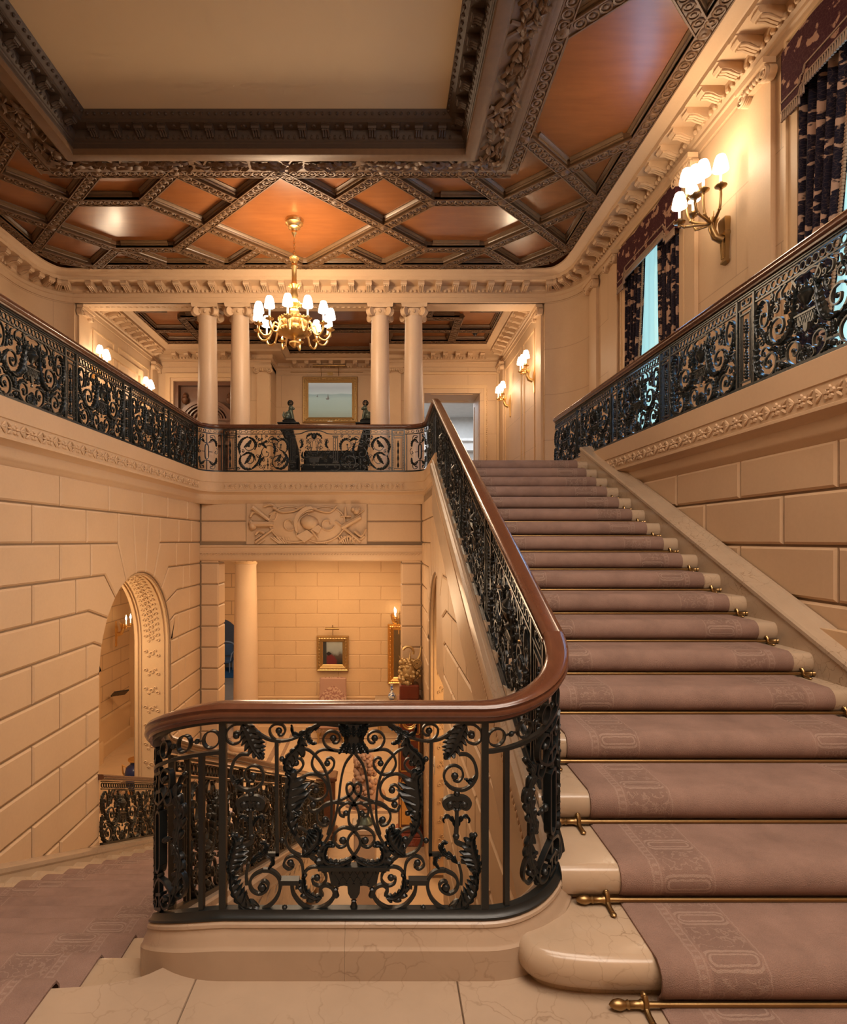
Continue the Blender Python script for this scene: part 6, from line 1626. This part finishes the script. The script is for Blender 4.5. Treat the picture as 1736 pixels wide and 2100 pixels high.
mb = MB(); mb.loft([[(x,y,z) for x,y in ((-.52,.28),(-.52,-.12),(-.40,-.27),(.6,-.27),(.6,.28))] for z in (.90,.945)], True, True); mb.build('table_top', M['redmb'] if False else M['marble'], ct, 0)
mb = MB(); mb.loft([[(x,y,z) for x,y in ((-.47,.26),(-.47,-.10),(-.37,-.23),(.58,-.23),(.58,.26))] for z in (.78,.90)], True, True)
for i in range(18): mb.tube([(-.36+i*.05,-.235,.79),(-.36+i*.05,-.235,.89)], .012, 5)
mb.build('apron', M['giltm'], ct, 0)
for x, y in ((-.43,.2),(-.40,-.15),(.5,-.18),(.5,.2)):
    mb = MB(); mb.lathe([(.03,0),(.045,.04),(.025,.08),(.03,.5),(.045,.72),(.055,.78)], (x,y,0), 10); mb.build('leg', M['giltm'], ct, 50)
mb = MB(); mb.lathe([(.045,0),(.05,.01),(.085,.05),(.095,.10),(.075,.15),(.035,.19),(.028,.24),(.045,.27),(.045,.29),(.028,.31),(.026,.34),(.036,.36),(.038,.38),(.02,.38)], (.22,14.93,GF+.945), 20); o = mb.build('porcelain_vase', M['porc'], None, 50); tag(o, 'small blue and white porcelain bottle vase on the console table', 'vase')
mr = frame_pic('gilded_mirror', 'tall mirror in a carved gilt frame half hidden by the right pier', 'mirror', .58, VY, -2.15, -.62, .92, .16, 'gilt', 'mirror', .1)
# red mahogany tall case
cx_, cy_ = .43, 9.78
tc = thing('longcase_clock', 'tall red mahogany case with gilt mounts and gilded top group beside the right pier', 'clock case', (cx_, cy_, GF))
mb = MB(); mb.bbox(-.23,.23,-.20,.20,0,.14,.01); mb.bbox(-.21,.21,-.18,.18,.14,.2,.01); mb.build('foot', M['redmb'], tc, 0)
mb = MB(); mb.bbox(-.18,.18,-.15,.16,.2,2.36,.01); mb.bbox(-.16,.16,-.14,.15,2.36,2.6,.02); mb.bbox(-.2,.2,-.17,.17,2.33,2.37,.008); mb.build('case', M['reddk'], tc, 0)
mb = MB()
for z0, z1 in ((.28,1.1),(1.2,1.72)):
    for a in ((-.16,-.14,z0,z1),(.14,.16,z0,z1),(-.16,.16,z0,z0+.02),(-.16,.16,z1-.02,z1)): mb.box(a[0],a[1],-.162,-.148,a[2],a[3])
mb.bbox(-.13,.13,-.165,-.148,.34,1.04,.005)
for k in range(2):
    r0 = (.135,.11)[k]; mb.tube([(r0*.95*cos(a),-.155,2.07+r0*1.3*sin(a)) for a in [i*PI/12 for i in range(24)]], (.016,.008)[k], 6, True)
for a in ((-.17,-.15,1.8,2.31),(.15,.17,1.8,2.31),(-.17,.17,1.8,1.82),(-.17,.17,2.29,2.31)): mb.box(a[0],a[1],-.162,-.148,a[2],a[3])
for k in range(9): mb.tube([(0,-.155,1.98),(.05*cos(k*.7),-.158,2.05+.02*k%.1),(.07*cos(k*.7+.4),-.157,2.0+.14*abs(sin(k)))], .009, 5)
mb.build('gilt_mounts', M['gilt'], tc, 40)
mb = MB()
for i in range(90):
    a = R.uniform(0,2*PI); b = R.uniform(0,1); q = .19*(1-b*.35)
    c_ = Vector((q*cos(a)*R.random()**.5*1.05, q*.7*sin(a)*R.random()**.5, 2.60+b*.38)); mb.ball(tuple(c_), R.uniform(.025,.05), 6, 5)
mb.lathe([(.07,2.58),(.09,2.66),(.13,2.75),(.11,2.9),(.05,3.0)], (0,0,0), 12)
for x0, z0, x1, z1 in ((.10,2.9,.2,3.22),(-.05,2.9,.02,3.12),(-.10,2.85,-.17,3.06)): mb.tube([(x0,0,z0),((x0+x1)/2+.03,0,(z0+z1)/2),(x1,0,z1)], lambda q: .03*(1-q)+.006, 6)
mb.tube([(-.02+.09*cos(a),-.03,3.12+.09*sin(a)) for a in [i*PI/7-.4 for i in range(8)]], .025, 6)
for k in (1,.7,.35): mb.tube([(.13+.065*k*cos(a),-.11,2.95+.065*k*sin(a)) for a in [i*PI/8 for i in range(16)]], .010, 5, True)
mb.build('gilded_group', M['giltm'], tc, 50)
# bust on a pedestal
pd = thing('pedestal', 'tan stone pedestal with plain shaft standing below the front balustrade', 'pedestal', (-.24, 8.0, GF))
mb = MB(); mb.bbox(-.19,.19,-.19,.19,0,.1,.01); mb.bbox(-.15,.15,-.15,.15,.1,1.06,.02); mb.bbox(-.18,.18,-.18,.18,1.06,1.14,.015); mb.build('shaft', M['band'] if False else M['colm'], pd, 0)
bu = thing('portrait_bust', 'terracotta bust with curled wig seen from behind on the tan pedestal', 'sculpture', (-.24, 8.0, GF+1.14))
mb = MB(); mb.lathe([(.11,0),(.12,.03),(.08,.06),(.05,.10),(.06,.14),(.09,.18),(.10,.20)], (0,0,0), 16); mb.build('socle', M['bronze'], bu, 50)
mb = MB()
rg = []
for z, rx_, ry_, oy in ((.20,.14,.10,0),(.27,.24,.15,0),(.36,.27,.16,.01),(.44,.25,.14,.01),(.50,.17,.11,.02),(.56,.09,.085,.03),(.62,.08,.08,.035),(.68,.10,.11,.03),(.76,.115,.13,.03),(.86,.11,.125,.03),(.94,.07,.08,.03),(.965,.01,.01,.03)):
    rg.append([(rx_*cos(a)*(1+.06*sin(3*a+z*20)), oy+ry_*sin(a), z) for a in [i*PI/12 for i in range(24)]])
mb.loft(rg, True, True)
mb.ball((0,.155,.75), .03, 6, 5, .8, 1.2, 1.4)
for i in range(5): mb.tube([(-.26+.02*i,-.02,.24+.05*i),(0,-.15,.22+.05*i),(.27-.02*i,-.02,.26+.05*i)], .016, 6)
mb.build('shoulders_and_head', M['terra'], bu, 60)
mb = MB()
for i in range(130):
    a = R.uniform(PI*.95,2.05*PI); z = R.uniform(.46,.97); q = .115 if z > .6 else .13
    q *= (1 if z < .88 else max(.2,(.99-z)/.11))
    mb.ball((q*1.12*cos(a), .02+q*1.2*sin(a), z), R.uniform(.025,.04), 6, 5)
mb.build('curled_hair', M['terra'], bu, 60)
o = thing('urn_vase', 'cobalt blue urn with gilt mounts on the floor beyond the left arch', 'urn', (-4.86, 11.6, GF))
mb = MB(); mb.lathe([(.10,.08),(.16,.2),(.19,.38),(.16,.52),(.08,.58),(.09,.64),(.11,.66)], (0,0,0), 20); mb.build('body', M['cobalt'], o, 50)
mb = MB(); mb.lathe([(.13,0),(.13,.03),(.07,.05),(.10,.09),(.02,.09)], (0,0,0), 20); mb.lathe([(.10,.63),(.125,.66),(.12,.69),(.06,.69)], (0,0,0), 20)
for sg in (-1,1): mb.tube([(sg*.15,0,.5),(sg*.24,0,.56),(sg*.23,0,.4),(sg*.18,0,.32)], .016, 6)
mb.build('gilt_mount', M['gilt'], o, 50)
wc = thing('white_armchair', 'white painted armchair at the far end of the corridor past the column', 'chair', (-5.98, 22.3, GF))
mb = MB(); mb.bbox(-.3,.3,-.28,.28,.36,.5,.03); mb.build('seat', M['bluefab'], wc, 0)
mb = MB(); mb.tube(smooth_pts([(-.3,.25,.5),(-.32,.3,.95),(0,.32,1.08),(.32,.3,.95),(.3,.25,.5)],4), .03, 8)
for sg in (-1,1): mb.tube([(sg*.3,.28,.72),(sg*.34,0,.74),(sg*.33,-.2,.70),(sg*.3,-.22,.45)], .022, 8)
mb.build('frame', M['white'], wc, 50)
mb = MB(); mb.bbox(-.26,.26,.27,.31,.55,1.0,.02); mb.build('backrest', M['bluefab'], wc, 0)
for x in (-.27,.27):
    for y in (-.24,.24): mb = MB(); mb.lathe([(.018,0),(.028,.2),(.035,.38)], (x,y,0), 8); mb.build('leg', M['white'], wc, 50)
mb = MB(); mb.box(-6.8,-5.0,21.3,23.0,GF,GF+.02); o = mb.build('rug', M['blue'], None, 0); tag(o, 'blue rug under the white armchair in the far corridor', 'rug')
ls = thing('reading_stand', 'dark tilted leaflet tray fixed to the corridor pilaster beyond the left arch', 'leaflet tray', (-6.2, 13.9, -2.02), -.9)
mb = MB(); mb.loft([[(x,y,z) for x,z in ((-.06,-.10),(.26,.06),(.26,.09),(-.06,-.07))] for y in (-.16,.16)], True, True); mb.build('tray', M['steel'], ls, 0)
mb = MB(); mb.loft([[(x,y,z) for x,z in ((-.03,-.052),(.22,.072),(.22,.078),(-.03,-.046))] for y in (-.13,.13)], True, True); mb.build('leaflets', M['white'], ls, 0)
mb = MB(); mb.tube([(-.07,0,-.09),(.05,0,-.03)], .02, 6); mb.build('bracket', M['steel'], ls, 40)
ou = thing('wall_outlet', 'oval ivory outlet plate low on the block wall under the stairs', 'outlet', (XS-.001, 7.6-1.55, -1.0))
# oval plate sits on the block face near the front of the stair wall
YO = XS*1215/(891-785); ou.location = (XS-.001, YO, EYE-(1570-1107)*YO/1215)
mb = MB(); mb.loft([[(-d,.075*q*cos(a),.115*q*sin(a)) for a in [i*PI/12 for i in range(24)]] for d,q in ((0,1),(.008,1),(.012,.85))], True, True); mb.build('plate', M['wheat'], ou, 40)
mb = MB()
for y_ in (-.025,.025): mb.ball((-.013,y_,0), .012, 6, 5, .4, 1, 1)
mb.build('socket_holes', M['steel'], ou, 40)

# ================================================================== LIGHTS
def point(name, loc, power, col=(1,.70,.40), r=.12):
    l = bpy.data.lights.new(name, 'POINT'); l.energy = power; l.color = col; l.shadow_soft_size = r
    o = bpy.data.objects.new(name, l); o.location = loc; COL.objects.link(o); return o
def area(name, loc, rot, sx, sy, power, col=(1,.78,.52)):
    l = bpy.data.lights.new(name, 'AREA'); l.shape = 'RECTANGLE'; l.size = sx; l.size_y = sy; l.energy = power; l.color = col
    o = bpy.data.objects.new(name, l); o.location = loc; o.rotation_euler = rot; COL.objects.link(o); return o
WARM = (1,.74,.48)
point('chandelier_light', (CX,9.95,5.7), 230, WARM, .35); point('chandelier_light', (CX,9.95,5.62), 120, WARM, .3)
point('sconce_light', (3.42,6.6,5.75), 48, (1,.80,.56), .15)
for x in (BR-.5,BL+.5):
    for y in (12.75,15.2): point('sconce_light', (x,y,5.35), 42, WARM, .12)
area('landing_fill', (.9,-1.2,5.4), (math.radians(50),0,math.radians(14)), 4.5, 2.2, 370, (1,.84,.69))  # added fill light behind the camera, not a real fitting
area('landing_top_fill', (.7,1.3,6.5), (0,0,0), 3.2, 2.4, 240, (1,.84,.69))  # added overhead fill to brighten the landing and treads, no lamp hangs here
area('gallery_fill', (CX,14.3,6.6), (0,0,0), 3, 1.5, 60, WARM)  # unseen fill added under the back room ceiling
area('ground_fill', (-1.2,12.8,1.2), (0,0,0), 3.2, 3, 210, (1,.68,.38))  # unseen fill added to brighten the ground hall
point('stairwell_fill', (-1.0,6.2,1.0), 85, (1,.76,.50), .5)  # added fill hanging free in the well, without a fitting
point('stair_foot_fill', (-.4,9.2,.6), 40, (1,.70,.42), .4)  # fill light in the air above the stair foot, no fixture modelled
point('arch_fill', (-4.5,7.7,.3), 120, (1,.72,.42), .3); point('arch_fill', (-5.0,11.5,.9), 70, (1,.72,.42), .3); point('arch_fill', (1.7,7.6,-.5), 90, (1,.66,.32), .3)  # fills added to brighten the arches and the passages behind them
point('corridor_fill', (-4.6,19,.3), 90, (.9,.9,1), .3)  # cool fill for the far corridor, apart from any fitting
area('next_room_fill', (2.3,20,6.2), (0,0,0), 4, 4, 260, (.82,.90,1))  # cool fill below a closed ceiling, there is no skylight opening
for y0, y1, nm in wins: area('daylight', (3.84,(y0+y1)/2,4.2), (0,math.radians(90),0), 2.6, .8, 42, (.24,.55,1))
w = bpy.data.worlds.new('World'); SC.world = w; w.use_nodes = True
w.node_tree.nodes['Background'].inputs[0].default_value = (1,.75,.5,1); w.node_tree.nodes['Background'].inputs[1].default_value = .05

# ================================================================== CAMERA
F = 1215.
cd = bpy.data.cameras.new('camera'); cam = bpy.data.objects.new('camera', cd); COL.objects.link(cam)
cam.location = (0,0,EYE); cam.rotation_euler = (PI/2,0,0)
cd.sensor_fit = 'VERTICAL'; cd.sensor_height = 36; cd.lens = F/2100*36
cd.shift_x = (868-785)/2100; cd.shift_y = (1107-1050)/2100
cd.clip_start = .02; cd.clip_end = 100
SC.camera = cam
SC.view_settings.view_transform = 'Standard'
SC.view_settings.look = 'None'
SC.view_settings.exposure = -.12

CY_ = SC.cycles
CY_.use_adaptive_sampling = True; CY_.adaptive_threshold = .08; CY_.adaptive_min_samples = 12
CY_.max_bounces = 5; CY_.diffuse_bounces = 3; CY_.glossy_bounces = 3; CY_.transmission_bounces = 2
CY_.caustics_reflective = False; CY_.caustics_refractive = False; CY_.sample_clamp_indirect = 6
for k_ in ('wax','flame','shade','sea'): M[k_].cycles.emission_sampling = 'NONE'
